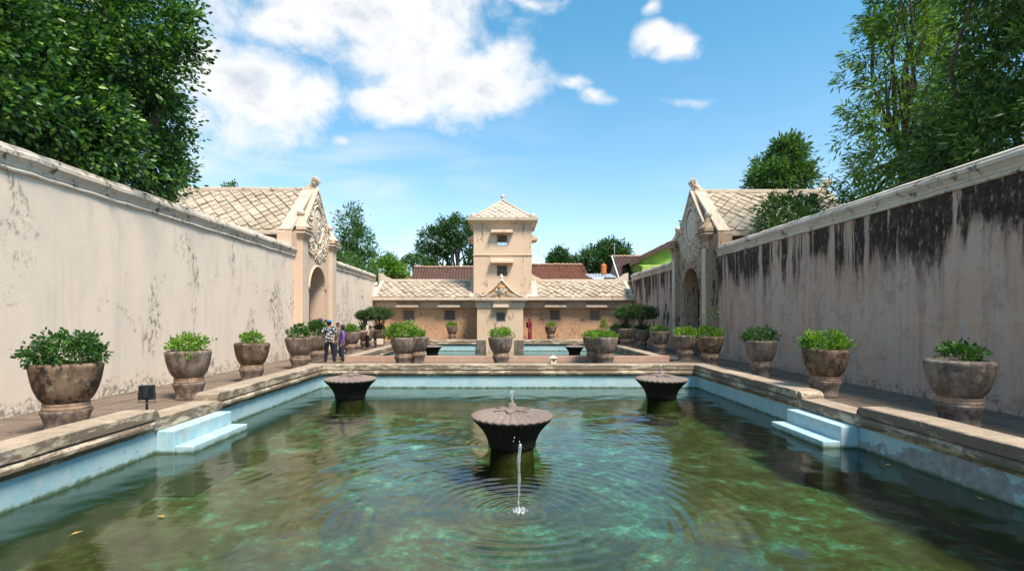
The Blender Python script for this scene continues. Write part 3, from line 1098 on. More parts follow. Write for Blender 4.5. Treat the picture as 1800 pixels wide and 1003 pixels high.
# water surfaces: real ripples
def water(name, label, box, step, rings, chop, seed):
    x0, x1, y0, y1 = box
    x = np.arange(x0, x1 + step * .5, step)
    y = np.arange(y0, y1 + step * .5, step)
    x[-1], y[-1] = x1, y1
    X, Y = np.meshgrid(x, y)
    Z = np.zeros_like(X)
    rs = np.random.RandomState(seed)
    for k in range(34):
        lam = rs.uniform(.15, 1.0)
        th = rs.uniform(0, 2 * math.pi)
        amp = chop * lam ** 1.1 * rs.uniform(.5, 1.2)
        Z += amp * np.sin(2 * math.pi / lam * (X * math.cos(th) + Y * math.sin(th)) + rs.uniform(0, 6.28) + 1.2 * np.sin(X * rs.uniform(.3, .9) + Y * rs.uniform(.3, .9)))
    patch = .55 + .45 * np.sin(X * .7 + 1.3 * np.sin(Y * .45)) * np.sin(Y * .6 + X * .3)
    Z *= patch
    for (cx, cy_, lam, amp, fall) in rings:
        d = np.hypot(X - cx, Y - cy_) + .03 * np.sin(3 * np.arctan2(Y - cy_, X - cx)) + .02 * np.sin(5 * X) * np.sin(4 * Y)
        ph = 2 * math.pi * d / (lam * (1 + .06 * d))
        Z += amp * np.sin(ph) * np.exp(-d / fall) * (.6 + .4 * np.sin(X * 2.1 + 1.7 * np.sin(Y * 1.6)) * np.sin(Y * 2.7 + X)) * np.clip(d / .25, 0, 1)
    nx, ny = len(x), len(y)
    V = np.stack([X, Y, Z], -1).reshape(-1, 3) - np.array([(x0 + x1) / 2, (y0 + y1) / 2, 0])
    i = np.arange(nx - 1)[None, :] + np.arange(ny - 1)[:, None] * nx
    Fi = np.stack([i, i + 1, i + 1 + nx, i + nx], -1).reshape(-1, 4)
    me = bpy.data.meshes.new(name)
    me.vertices.add(len(V))
    me.vertices.foreach_set('co', V.astype(np.float32).ravel())
    me.loops.add(Fi.size)
    me.loops.foreach_set('vertex_index', Fi.astype(np.int32).ravel())
    me.polygons.add(len(Fi))
    me.polygons.foreach_set('loop_start', (np.arange(len(Fi)) * 4).astype(np.int32))
    me.polygons.foreach_set('loop_total', np.full(len(Fi), 4, np.int32))
    me.polygons.foreach_set('use_smooth', np.ones(len(Fi), bool))
    me.update(calc_edges=True)
    o = put(name, me, MT['water'], None, ((x0 + x1) / 2, (y0 + y1) / 2, WATER_Z))
    tag(o, label, kind='structure')


water('water', 'rippled green blue water of the near pool', P1, .032, [(.19, 6.23, .15, .0072, 1.9), (.17, 9.55, .14, .0024, 2.4), (-1.6, 5.2, .2, .001, 1.6), (2.4, 7.2, .17, .001, 1.6)], .0017, 3)
water('water', 'calm dark water of the far pool', P2, .09, [(0, 28, .4, .0012, 5)], .0007, 5)

# ------------------------------------------------------------------ courtyard walls
CORN = [(.0, 4.40), (.045, 4.405), (.06, 4.44), (.045, 4.475), (.02, 4.48), (.02, 4.50), (.035, 4.51), (.045, 4.56), (.10, 4.66), (.125, 4.68),
        (.125, 4.76), (.08, 4.80), (.075, 4.84), (-.12, 4.93), (-.40, 4.95), (-.62, 4.80), (-.62, 4.40)]


def court_wall(label, side, ya, yb):
    f = lw if side < 0 else rw
    ym = (ya + yb) / 2
    root = thing('courtyard_wall', label, 'wall', (f(ym), ym, 0))
    n = 8
    pts = [(f(ya + (yb - ya) * k / n) - f(ym), ya + (yb - ya) * k / n - ym) for k in range(n + 1)]
    if side < 0:
        pts = pts[::-1]
    MB().sweep(pts, [(0, -.5), (0, 4.41), (-.6, 4.41), (-.6, -.5)], jit=.003, step=.5).build('wall_face', MT['wall_l' if side < 0 else 'wall_r'], root)
    MB().sweep(pts, CORN, jit=.006, step=.35).build('cornice', MT['cornice_l' if side < 0 else 'cornice_r'], root)
    return root


GY = 24.8
court_wall('long pale plaster wall on the left, from the near edge to the gateway', -1, -4, GY - 2.42)
court_wall('short pale wall section between the left gateway and the pavilion', -1, GY + 2.42, 37.55)
court_wall('long brown wall on the right with black mould streaks under its cornice', 1, -4, GY - 2.42)
court_wall('short black-streaked wall section between the right gateway and the pavilion', 1, GY + 2.42, 37.55)


# ------------------------------------------------------------------ gateways
def spiral_mesh(turns, hand):
    pts, rad = [], []
    n = 15
    for i in range(n):
        t = i / (n - 1)
        r = .5 * (1 - t) ** .8 + .06
        a = hand * turns * 2 * math.pi * t
        pts.append((.05 * math.sin(t * 3), r * math.cos(a), r * math.sin(a)))
        rad.append(.085 + .04 * math.sin(t * 3.1))
    pts = [(0, pts[0][1] + .02 * hand, pts[0][2] - .5 * hand)] + pts
    rad = [.03] + rad
    m = MB().tube(pts, rad, 5)
    me = m.mesh('scroll')
    return me


def leafy_mesh():
    m = MB()
    m.ell((0, 0, 0), (.12, .16, .42), 8, 5)
    m.ell((0, .14, -.1), (.09, .12, .24), 7, 4)
    m.ell((0, -.14, -.1), (.09, .12, .24), 7, 4)
    return m.mesh('acanthus_leaf')


def arch_pts(w, zs, n=14):
    return [(w, 0)] + [(w * math.cos(math.pi * k / n), zs + w * math.sin(math.pi * k / n)) for k in range(n + 1)] + [(-w, 0)]


def gateway(label, loc, rotz, gm, rm, tm, cm):
    root = thing('gateway', label, 'gateway', loc, rotz)
    RZ = 7.92
    # front: one slab with an arched opening and a steep gable
    gable = []
    for k in range(9):
        t = k / 8
        gable.append((-2.12 * (1 - t), 5.72 + 2.33 * (t * .86 + .14 * t * t)))
    half = [(-2.45, 0), (-2.45, 5.55), (-2.2, 5.66)] + gable
    out = half + [(-a, c) for a, c in half[::-1][1:]]
    outline = arch_pts(1.1, 3.05)[::-1]          # from (-1.1,0) over the arch to (1.1,0)
    polyg = outline + [(a, c) for a, c in out[::-1]]
    MB().poly([(-.58, a, c) for a, c in polyg], (.74, 0, 0)).build('front_wall', gm, root)
    # arch moulding
    m = MB()
    ar = arch_pts(1.17, 3.05, 18)[1:-1]
    m.tube([(.17, a, c) for a, c in ar], .06, 6)
    m.build('arch_moulding', gm, root)
    for s in (-1, 1):
        p = MB()
        p.box(.14, .34, s * 2.08 - .34, s * 2.08 + .34, -.02, 5.3, .015)
        p.build('pilaster', gm, root)
        MB().box(.13, .37, s * 2.08 - .38, s * 2.08 + .38, -.02, .45, .02).build('plinth', gm, root)
        MB().box(.345, .36, s * 2.08 - .20, s * 2.08 + .20, .7, 4.85, .004).build('pilaster_panel', rm, root)
        c = MB()
        for (z0, z1, e) in ((5.22, 5.30, .05), (5.31, 5.40, .10), (5.41, 5.55, .16), (5.56, 5.62, .20), (5.625, 5.72, .12)):
            c.box(.1, .34 + e, s * 2.08 - .34 - e, s * 2.08 + .34 + e, z0, z1, .02)
        c.build('capital', gm, root)
        q = MB()
        prof = []
        for k in range(9):
            t = k / 8
            prof.append((.34 * (1 - t) ** 1.6 + .14, 5.72 + .52 * t))
        q.lathe(prof, 4 * 5, (.12, s * 2.02, 0), True)
        q.build('pedestal', gm, root)
        MB().ell((.12, s * 2.02, 6.40), (.17, .17, .17), 14, 9).build('finial_ball', rm, root)
        # shoulder block against the wall coping
        MB().box(-.5, .12, s * 2.78 - .34, s * 2.78 + .30, 4.7, 5.42, .03).build('shoulder_block', gm, root)
        w = MB()
        pts = []
        for k in range(12):
            t = k / 11
            a = t * 2.6 * math.pi
            r = .20 * (1 - .75 * t)
            pts.append((.2, s * (1.62 + .0) + s * r * math.cos(a), 5.62 + r * math.sin(a)))
        w.tube(pts, .05, 6)
        w.build('volute', rm, root)
    # relief in the gable
    med = MB()
    ring = [(.17, .74 * math.cos(2 * math.pi * k / 32), 6.22 + .90 * math.sin(2 * math.pi * k / 32)) for k in range(33)]
    med.tube(ring, .07, 6)
    med.build('medallion_ring', rm, root)
    MB().ell((.13, 0, 6.22), (.10, .62, .78), 20, 8).build('medallion', rm, root)
    # moulded boss of the medallion: bearded lion-like plaster knot
    for (y, z, ry, rz, d) in ((0, 6.5, .17, .22, .16), (0, 6.16, .13, .20, .20), (-.22, 6.32, .13, .10, .15), (.22, 6.32, .13, .10, .15), (-.2, 6.55, .15, .06, .17),
                              (.2, 6.55, .15, .06, .17), (0, 5.88, .16, .10, .18), (-.2, 5.98, .10, .16, .14), (.2, 5.98, .10, .16, .14), (0, 5.62, .13, .24, .14), (-.36, 6.2, .08, .26, .12), (.36, 6.2, .08, .26, .12)):
        MB().ell((d, y, z), (.09, ry, rz), 10, 6).build('boss', rm, root)
    # small oval below the medallion
    MB().tube([(.17, .22 * math.cos(2 * math.pi * k / 18), 5.02 + .34 * math.sin(2 * math.pi * k / 18)) for k in range(19)], .06, 6).build('cartouche', rm, root)
    sl, sr, lf = spiral_mesh(1.5, 1), spiral_mesh(1.5, -1), leafy_mesh()
    for q in (sl, sr, lf):
        q.materials.append(rm)
    rs = random.Random(5)
    spots = []
    tries = 0
    while len(spots) < 46 and tries < 6000:
        tries += 1
        z = rs.uniform(4.42, 7.6)
        hw = 1.42 if z < 5.75 else max(.06, (8.0 - z) * .84 - .16)
        y = rs.uniform(.05, hw)
        if (y / .88) ** 2 + ((z - 6.22) / 1.04) ** 2 < 1:
            continue
        if z < 4.5 + .0 and y < .5:
            continue
        # ragged lower border of the carving
        if z < 4.62 + .30 * y * y - .12:
            continue
        if (y / .3) ** 2 + ((z - 5.02) / .45) ** 2 < 1:
            continue
        if all((y - a) ** 2 + (z - c) ** 2 > .165 ** 2 for a, c in spots):
            spots.append((y, z))
    for i, (y, z) in enumerate(spots):
        sc = rs.uniform(.22, .36)
        a = rs.uniform(0, 6.28)
        kind = rs.random()
        for s in (-1, 1):
            me = lf if kind < .35 else (sl if s > 0 else sr)
            o = put('acanthus_leaf' if kind < .35 else 'scroll', me, None, root, (.17, s * y, z), (s * a if kind >= .35 else s * (a * .35 - 1), 0, 0), (sc * 1.7, sc, sc))
    # raking bands of the gable
    for s in (-1, 1):
        MB().tube([(.19, s * a, c - .05) for a, c in gable], .055, 6).build('raking_moulding', rm, root)
    # passage and threshold
    ps = arch_pts(1.3, 3.0)[::-1]
    MB().poly([(-3.6, a, c) for a, c in ps + [(1.75, 0), (1.75, 4.9), (-1.75, 4.9), (-1.75, 0)]], (3.015, 0, 0)).build('passage', gm, root)
    MB().box(-3.9, -3.62, -1.7, 1.7, -.02, 4.9).build('passage_end', gm, root)
    MB().box(-3.6, .13, -1.28, 1.28, -.3, .05).build('threshold', MT['pave'], root)
    MB().box(.38, .95, -1.5, 1.5, -.01, .15, .012).build('step', MT['pave'], root)
    # gatehouse body behind
    for s in (-1, 1):
        MB().box(-6.1, -.585, s * 2.2 - .17, s * 2.2 + .17, -.06, 5.5).build('side_wall', gm, root)
    MB().poly([(-6.15, -2.37, -.06), (-6.15, 2.37, -.06), (-6.15, 2.37, 5.5), (-6.15, 0, 7.6), (-6.15, -2.37, 5.5)], (.045, 0, 0)).build('rear_wall', gm, root)
    # roof
    L, hw, drop = 6.45, 2.85, 2.42
    S = math.hypot(hw, drop)
    rb = MB()
    rb.poly([(-.02, 0, RZ - .02), (-.02, hw, RZ - drop - .02), (-.02, hw, RZ - drop - .16), (-.02, 0, RZ - .16), (-.02, -hw, RZ - drop - .16), (-.02, -hw, RZ - drop - .02)], (-L, 0, 0))
    roof = rb.build('roof', MT['roof_bed'], root)
    for s in (-1, 1):
        cu, su = hw / S, drop / S

        def fr(u, v, h, s=s):
            return (-.02 - u, s * (v * cu + h * su), RZ - .02 - v * su + h * cu)
        tile_field(roof, tm, [(.48, .16), (L - .3, .16), (L - .3, S - .05), (.48, S - .05)], fr, .50, .62, .05, .010)
        # smooth plaster verges at both ends
        for (ua, ub) in ((-.06, .46), (L - .29, L + .06)):
            MB().add([fr(ua, .1, -.02), fr(ub, .1, -.02), fr(ub, S + .02, -.02), fr(ua, S + .02, -.02), fr(ua, .1, .10), fr(ub, .1, .10), fr(ub, S + .02, .10), fr(ua, S + .02, .10)],
                     [(0, 1, 2, 3), (4, 5, 6, 7), (0, 1, 5, 4), (1, 2, 6, 5), (2, 3, 7, 6), (3, 0, 4, 7)]).build('verge', cm, roof)
        MB().box(-L, -.2, s * (hw + .03) - .06, s * (hw + .03) + .06, RZ - drop - .20, RZ - drop - .03, .02).build('eave', cm, roof)
    MB().box(-L - .05, .04, -.17, .17, RZ - .12, RZ + .085, .04).build('ridge', cm, roof)
    for xx, s in ((.02, 1), (-L + .05, -1)):
        fm = MB()
        fm.tube([(xx - s * .45, 0, RZ), (xx - s * .30, 0, RZ + .08), (xx - s * .12, 0, RZ + .22), (xx, 0, RZ + .36)], [.12, .12, .14, .15], 8)
        fm.ell((xx + s * .05, 0, RZ + .40), (.19, .17, .24), 12, 8)
        spts = []
        for k in range(14):
            t = k / 13
            a = t * 3.2 * math.pi
            spts.append((xx + s * (.06 + .16 * (1 - .7 * t) * math.cos(a)), .17, RZ + .40 + .19 * (1 - .7 * t) * math.sin(a)))
        fm.tube(spts, .035, 5)
        fm.tube([(p[0], -.17, p[2]) for p in spts], .035, 5)
        fm.build('ridge_finial', rm, roof)
    return root


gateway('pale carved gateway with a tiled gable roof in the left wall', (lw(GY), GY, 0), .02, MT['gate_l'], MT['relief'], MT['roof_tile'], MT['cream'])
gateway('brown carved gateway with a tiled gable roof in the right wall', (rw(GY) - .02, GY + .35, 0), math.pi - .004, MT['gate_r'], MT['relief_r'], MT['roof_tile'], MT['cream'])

# ------------------------------------------------------------------ pavilion with the tower
PY = 37.5
pav = thing('bathing_pavilion', 'low plaster pavilion with a square three-storey tower across the far pool', 'building', (0, PY, 0))


def window(x0, x1, z0, z1, y, parent=pav, rot=None, nb=7):
    w = MB()
    t = .055
    w.box(x0 - .002, x0 + t, y + .06, y + .16, z0, z1)
    w.box(x1 - t, x1 + .002, y + .06, y + .16, z0, z1)
    w.box(x0 + t, x1 - t, y + .06, y + .16, z0, z0 + t)
    w.box(x0 + t, x1 - t, y + .06, y + .16, z1 - t, z1)
    win = w.build('window', MT['frame'], parent)
    me = MB().box(-.018, .018, -.014, .014, z0 + t, z1 - t).mesh('bar')
    me.materials.append(MT['wood'])
    for k in range(nb):
        put('bar', me, None, win, (x0 + t + (x1 - x0 - 2 * t) * (k + .5) / nb, y + .10, 0))
    return win


def hood(x0, x1, z0, z1, y, d=.42, mat='cream'):
    h = MB()
    h.poly([(x0, y, z1 - .02), (x0, y - d, z0 + .12), (x0, y - d, z0), (x0, y, z0)], (x1 - x0, 0, 0))
    h.build('window_hood', MT[mat], pav)
    MB().box(x0 - .05, x1 + .05, y - d - .05, y - .02, z0 - .045, z0 - .003, .008).build('hood_slab', MT[mat], pav)


for (xa, xb, wins) in ((-9.38, -1.8, [(-7.35, -6.46), (-4.33, -3.46)]), (1.43, 9.46, [(3.4, 4.23), (6.37, 7.17)])):
    me = wall_holes(xa, xb, -.1, 3.06, [(a, c, 1.51, 2.32) for a, c in wins], lambda u, v, d: (u, d, v), 0, .38)
    put('wing_wall', me, MT['ochre'], pav)
    MB().box(xa, xb, 2.9, 3.1, -.1, 4.3).build('rear_wall', MT['ochre'], pav)
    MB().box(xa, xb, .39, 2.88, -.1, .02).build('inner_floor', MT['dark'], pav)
    MB().box(xa, xb, -.10, -.003, 2.46, 2.93, .012).build('cornice', MT['cream'], pav)
    MB().box(xa, xb, -.16, -.003, 2.42, 2.455, .006).build('cornice_fillet', MT['cream'], pav)
    for a, c in wins:
        window(a, c, 1.51, 2.32, .04)
        hood(a - .36, c + .34, 2.52, 2.80, -.11)
    # lean-to roof with lapped diamond tiles
    e = (-.62, 3.14)
    r_ = (2.0, 4.52)
    S = math.hypot(r_[0] - e[0], r_[1] - e[1])
    ca, sa = (r_[0] - e[0]) / S, (r_[1] - e[1]) / S
    # v runs down from the ridge
    fr = lambda u, v, h: (u, r_[0] - v * ca - h * sa, r_[1] - v * sa + h * ca)
    roof = MB().poly([(xa, e[0], e[1] - .02), (xa, r_[0], r_[1] - .02), (xa, 3.6, 3.6), (xa, 3.6, 3.45), (xa, r_[0], r_[1] - .17), (xa, e[0] + .1, e[1] - .13)], (xb - xa, 0, 0)).build('wing_roof', MT['roof_bed'], pav)
    u0, u1 = (xa + .28, -2.45) if xa < 0 else (2.55, xb - .28)
    tile_field(roof, MT['roof_tile'], [(u0, .16), (u1, .16), (u1, S - .05), (u0, S - .05)], fr, .50, .74, .07, .011)
    MB().box(xa, xb, e[0] - .12, e[0] + .12, 2.95, 3.15, .03).build('eave', MT['cream'], roof)
    MB().box(xa, xb, r_[0] - .16, r_[0] + .16, 4.40, 4.66, .05).build('ridge', MT['cream'], roof)
    for (ua, ub) in ((xa, u0 - .02), (u1 + .02, xb)):
        MB().add([fr(ua, .1, -.02), fr(ub, .1, -.02), fr(ub, S + .02, -.02), fr(ua, S + .02, -.02), fr(ua, .1, .11), fr(ub, .1, .11), fr(ub, S + .02, .11), fr(ua, S + .02, .11)],
                 [(0, 1, 2, 3), (4, 5, 6, 7), (0, 1, 5, 4), (1, 2, 6, 5), (2, 3, 7, 6), (3, 0, 4, 7)]).build('verge', MT['cream'], roof)
    # stepped scroll ends of the ridge
    for ux, s in (((u1 + .25), -1), ((u0 - .1), 1)) if xa < 0 else (((u0 - .25), 1), ((u1 + .1), -1)):
        MB().poly([(ux - s * .35, 1.80, 4.42), (ux - s * .35, 1.80, 5.15), (ux - s * .1, 1.80, 5.10), (ux + s * .12, 1.80, 4.92), (ux + s * .32, 1.80, 4.84), (ux + s * .75, 1.80, 4.64), (ux + s * .75, 1.80, 4.42)], (0, .4, 0)).build('ridge_scroll', MT['cream'], roof)

# tower
TX0, TX1, TY0, TY1 = -2.13, 2.09, -.3, 3.9
whole = [(-.46, .34, 6.93, 7.77), (-.46, .34, 4.71, 5.56)]
put('tower_wall', wall_holes(TX0, TX1, 3.0, 8.56, whole, lambda u, v, d: (u, d, v), TY0, TY0 + .4), MT['tower'], pav)
put('tower_wall', wall_holes(TX0, TX1, -.1, 8.56, whole[:1], lambda u, v, d: (u, d, v), TY1, TY1 - .4), MT['tower'], pav)
for xx, s in ((TX0, 1), (TX1, -1)):
    put('tower_wall', wall_holes(TY0 + .402, TY1 - .402, 3.0, 8.56, [(1.4, 2.2, 6.93, 7.7), (1.4, 2.2, 4.71, 5.5)], lambda u, v, d: (d, u, v), xx, xx + s * .4), MT['tower'], pav)
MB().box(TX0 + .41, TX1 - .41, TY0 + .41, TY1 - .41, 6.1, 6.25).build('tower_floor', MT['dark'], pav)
for z0, z1 in ((6.93, 7.77), (4.71, 5.56)):
    window(-.46, .34, z0, z1, TY0, nb=6)
hood(-.84, .70, 7.88, 8.14, TY0, .40, 'tower')
hood(-.86, .72, 5.70, 5.96, TY0, .42, 'tower')
for s, xx in ((-1, TX0), (1, TX1)):
    q = MB()
    q.poly([(xx, .9, 7.95), (xx + s * .52, .9, 7.72), (xx + s * .52, .9, 7.58), (xx, .9, 7.5)], (0, 1.7, 0))
    q.build('window_hood', MT['tower'], pav)
MB().box(TX0 - .06, TX1 + .06, TY0 - .06, TY1 + .06, 6.22, 6.31, .02).build('string_course', MT['tower'], pav)
MB().box(TX0 - .04, TX1 + .04, TY0 - .04, TY1 + .04, 8.22, 8.28, .015).build('string_course', MT['tower'], pav)
cx_, cyt = (TX0 + TX1) / 2, (TY0 + TY1) / 2
cn = MB()
for (z0, z1, ea, eb) in ((8.5, 8.72, .02, .30), (8.72, 8.93, .44, .46)):
    a, c = 2.11 + ea, 2.11 + eb
    vs = [(cx_ + sx * a, cyt + sy * a, z0) for sx, sy in ((-1, -1), (1, -1), (1, 1), (-1, 1))] + [(cx_ + sx * c, cyt + sy * c, z1) for sx, sy in ((-1, -1), (1, -1), (1, 1), (-1, 1))]
    cn.add(vs, [(0, 1, 2, 3), (4, 5, 6, 7), (0, 1, 5, 4), (1, 2, 6, 5), (2, 3, 7, 6), (3, 0, 4, 7)])
cn.build('tower_cornice', MT['cream'], pav)
BA, BZ, AZ_ = 2.16, 8.93, 10.66
tr = MB()
tr.add([(cx_ - BA, cyt - BA, BZ), (cx_ + BA, cyt - BA, BZ), (cx_ + BA, cyt + BA, BZ), (cx_ - BA, cyt + BA, BZ), (cx_, cyt, AZ_)], [(0, 1, 4), (1, 2, 4), (2, 3, 4), (3, 0, 4), (0, 3, 2, 1)])
troof = tr.build('tower_roof', MT['roof_bed'], pav)
S = math.hypot(BA, AZ_ - BZ)
ca, sa = BA / S, (AZ_ - BZ) / S
for q in range(4):
    rot = Matrix.Rotation(q * math.pi / 2, 3, 'Z')

    def fr(u, v, h, rot=rot):
        p = rot @ Vector((u, -v * ca - h * sa, 0))
        return (cx_ + p.x, cyt + p.y, AZ_ - v * sa + h * ca)
    tile_field(troof, MT['roof_tile'] if q else MT['cream'], [(0, .12), (BA * .97, S * .985), (-BA * .97, S * .985)], fr, .52, .62, .045, .022)
    a = rot @ Vector((-BA, -BA, 0))
    MB().tube([(cx_ + a.x, cyt + a.y, BZ + .05), (cx_ + a.x * .5, cyt + a.y * .5, (BZ + AZ_) / 2 + .05), (cx_, cyt, AZ_ + .05)], [.10, .08, .08], 6).build('hip', MT['cream'], troof)
    k = MB()
    k.ell((cx_ + a.x * 1.0, cyt + a.y * 1.0, BZ + .16), (.20, .20, .22), 10, 7)
    k.build('corner_acroterion', MT['cream'], troof)
MB().lathe([(.16, 0), (.18, .08), (.12, .14), (.10, .2), (.15, .26), (.17, .36), (.12, .46), (.03, .52)], 14, (cx_, cyt, AZ_ - .02)).build('roof_finial', MT['relief'], troof)

# porch projecting into the pool
JX0, JX1, JY = -1.78, 1.40, -2.2
put('porch_wall', wall_holes(JX0, JX1, -1.0, 2.95, [(-.48, .17, 1.42, 2.12)], lambda u, v, d: (u, d, v), JY, JY + .35), MT['tower'], pav)
for xx, s in ((JX0, 1), (JX1, -1)):
    MB().box(min(xx, xx + s * .35), max(xx, xx + s * .35), JY + .352, -.005, -1.0, 2.95).build('porch_wall', MT['ochre'], pav)
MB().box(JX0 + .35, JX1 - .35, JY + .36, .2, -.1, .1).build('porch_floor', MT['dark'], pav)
MB().box(JX0 - .03, JX0 + .62, JY - .035, JY + .3, -1.0, .17, .01).build('porch_foot', MT['pot_grey'], pav)
MB().box(JX1 - .62, JX1 + .03, JY - .035, JY + .3, -1.0, .17, .01).build('porch_foot', MT['pot_grey'], pav)
window(-.48, .17, 1.42, 2.12, JY, nb=6)
hood(-.66, .40, 2.46, 2.66, JY - .12, .25)
for (z0, z1, e_) in ((2.40, 2.50, .07), (2.505, 2.80, .11), (2.805, 2.90, .18)):
    MB().box(JX0 - e_, JX1 + e_, JY - e_, -.17, z0, z1, .012).build('porch_cornice', MT['cream'], pav)
proof = MB().poly([(JX0 - .32, JY - .34, 2.91), (JX0 - .32, JY - .34, 3.06), (JX0 - .32, -.32, 3.42), (JX0 - .32, -.32, 2.91)], (JX1 - JX0 + .64, 0, 0)).build('porch_roof', MT['cream'], pav)
Sp = math.hypot(JY - .34 + .32, .36)
fr = lambda u, v, h: (u, -.32 - v * .985, 3.43 - v * .18 + h)
tile_field(proof, MT['roof_tile'], [(JX0 - .3, .0), (JX1 + .3, .0), (JX1 + .3, Sp - .03), (JX0 - .3, Sp - .03)], fr, .5, .6, .05, .02)
# concave pediment with a moulded plaster head
PC = -.10
py0 = JY - .12
cv = []
for k in range(15):
    t = k / 14
    cv.append((1.42 * (1 - t), 3.16 + 1.16 * t ** 1.55))
    if k == 0:
        cv[0] = (1.5, 3.30)
ped = MB().poly([(PC - a, py0, z) for a, z in cv] + [(PC + a, py0, z) for a, z in cv[::-1][1:]] + [(PC + 1.3, py0, 3.08), (PC - 1.3, py0, 3.08)], (0, .3, 0)).build('pediment', MT['orange'], pav)
for s in (-1, 1):
    MB().tube([(PC + s * a, py0 - .02, z + .02) for a, z in cv], .062, 6).build('pediment_rim', MT['cream'], ped)
    MB().ell((PC + s * .33, py0 - .02, 3.58), (.07, .06, .13), 10, 6).build('ear', MT['relief'], ped)
    MB().ell((PC + s * .105, py0 - .155, 3.64), (.055, .04, .032), 8, 6).build('eye', MT['wood'], ped)
    MB().tube([(PC + s * .04, py0 - .16, 3.71), (PC + s * .11, py0 - .165, 3.735), (PC + s * .18, py0 - .13, 3.70)], .02, 5).build('brow', MT['orange'], ped)
    for k in range(6):
        a = .42 + k * .12
        put('scroll', bpy.data.meshes['scroll'], None, ped, (PC + s * a, py0 - .03, 3.18 + .14 * max(0, 1 - k * .2)), (0, 0, s * math.pi / 2), (.2, .2, .2))
MB().ell((PC, py0 - .03, 3.56), (.26, .15, .33), 16, 10).build('plaster_head', MT['relief'], ped)
MB().ell((PC, py0 + .0, 3.20), (.13, .1, .14), 10, 6).build('neck', MT['relief'], ped)
MB().ell((PC, py0 - .02, 3.80), (.27, .14, .14), 14, 8).build('hair', MT['orange'], ped)
MB().tube([(PC, py0 - .16, 3.68), (PC, py0 - .20, 3.58), (PC, py0 - .215, 3.53)], [.022, .035, .042], 6).build('nose', MT['relief'], ped)
MB().ell((PC, py0 - .165, 3.42), (.075, .03, .024), 8, 6).build('mouth', MT['pink'], ped)
MB().lathe([(.17, 0), (.2, .06), (.14, .12), (.12, .18), (.15, .25), (.11, .36), (.04, .5)], 12, (PC, py0 + .12, 4.22)).build('finial', MT['relief_r'], ped)


# ================================================================== fountains
def fluted(rings, nfl, amp_r, amp_z, seg=6):
    n = nfl * seg
    vs, fs = [], []
    for (r, z, k) in rings:
        for i in range(n):
            a = 2 * math.pi * i / n
            c = abs(math.cos(nfl * a / 2))
            rr = r * (1 + amp_r * k * (c - .5))
            vs.append((rr * math.cos(a), rr * math.sin(a), z + amp_z * k * (c - .5)))
    for j in range(len(rings) - 1):
        for i in range(n):
            i2 = (i + 1) % n
            fs.append((j * n + i, j * n + i2, (j + 1) * n + i2, (j + 1) * n + i))
    fs.append(tuple(range(n - 1, -1, -1)))
    fs.append(tuple((len(rings) - 1) * n + i for i in range(n)))
    return MB().add(vs, fs, True)


def make_fountain():
    root = thing('fountain', 'x', 'fountain')
    fluted([(.40, -.06, 0), (.435, .0, .2), (.445, .08, .6), (.48, .18, 1), (.545, .29, 1), (.63, .39, 1), (.70, .46, 1), (.735, .50, .8)], 30, .05, .0).build('stem', MT['fount_dark'], root)
    fluted([(.69, .485, .6), (.745, .50, 1), (.76, .525, 1), (.745, .55, 1), (.62, .575, 1), (.46, .605, .9), (.28, .63, .8), (.12, .65, .3), (.04, .655, 0)], 30, .03, .026).build('cap', MT['fount'], root)
    MB().lathe([(.52, -.775), (.43, -.55), (.415, -.3), (.40, -.061)], 20).build('footing', MT['floor'], root)
    for k in range(6):
        a = 2 * math.pi * k / 6 + .26
        ca, sa = math.cos(a), math.sin(a)
        pts = []
        for (r, w, z) in ((.05, .05, .785), (.16, .10, .772), (.27, .065, .760), (.38, .0, .745), (.27, -.065, .760), (.16, -.10, .772), (.05, -.05, .785)):
            pts.append((r * ca - w * sa, r * sa + w * ca, z - .095))
        MB().poly(pts, (0, 0, -.03)).build('petal', MT['fount'], root)
    MB().lathe([(.11, .635), (.10, .705), (.075, .715), (.085, .745), (.055, .76), (.03, .775), (.02, .805), (.012, .815)], 14).build('nozzle', MT['fount'], root)
    return root


def jet(parent, h, r, z0, seed, lean=0.0):
    rs = random.Random(seed)
    n = 26
    pts, rad = [], []
    for i in range(n):
        t = i / (n - 1)
        pts.append((lean * t + r * .5 * math.sin(t * 11 + seed) * t, r * .4 * math.cos(t * 9 + seed) * t, z0 + h * t))
        rad.append(r * (.40 + .7 * t + .22 * math.sin(t * 23 + seed) * t + rs.uniform(-.06, .06)))
    rad[-1] *= .6
    jm = MB().tube(pts, rad, 8)
    jm.tube([(p[0] + r * .7 * math.sin(8 * k_ / n + 1), p[1] + r * .5 * math.cos(7 * k_ / n), p[2]) for k_, p in enumerate(pts)][6:], [q * .38 for q in rad][6:], 6)
    jm.build('water_column', MT['jet'], parent)


F0 = make_fountain()
F0.location = (.17, 9.55, WATER_Z)
F0.rotation_euler.z = .1
tag(F0, 'fluted stone mushroom fountain in the middle of the near pool')
copies = []
for (x, Y, s, lab) in ((-4.53, 15.2, .99, 'fluted stone fountain at the far left corner of the near pool'),
                       (4.70, 15.2, .99, 'fluted stone fountain at the far right corner of the near pool'),
                       (-4.55, 33.0, .84, 'small dark fountain on the left in the far pool'),
                       (4.62, 33.0, .84, 'small dark fountain on the right in the far pool')):
    c = copy_tree(F0)
    c.location = (x, Y, WATER_Z)
    c.scale = (s, s, s)
    c.rotation_euler.z = random.uniform(0, 3)
    c['label'] = lab
    copies.append(c)
for c in [F0] + copies:
    c['group'] = 'fluted fountains in the pools'
j0 = thing('water_jet', 'short jet of water bubbling from the middle fountain', 'water jet', (.17, 9.55, WATER_Z + .8))
jet(j0, .20, .032, -.01, 2)
d_ = MB()
for k in range(10):
    d_.ell((random.gauss(0, .05), random.gauss(0, .05), random.uniform(0, .2)), (.006, .006, .008), 6, 4)
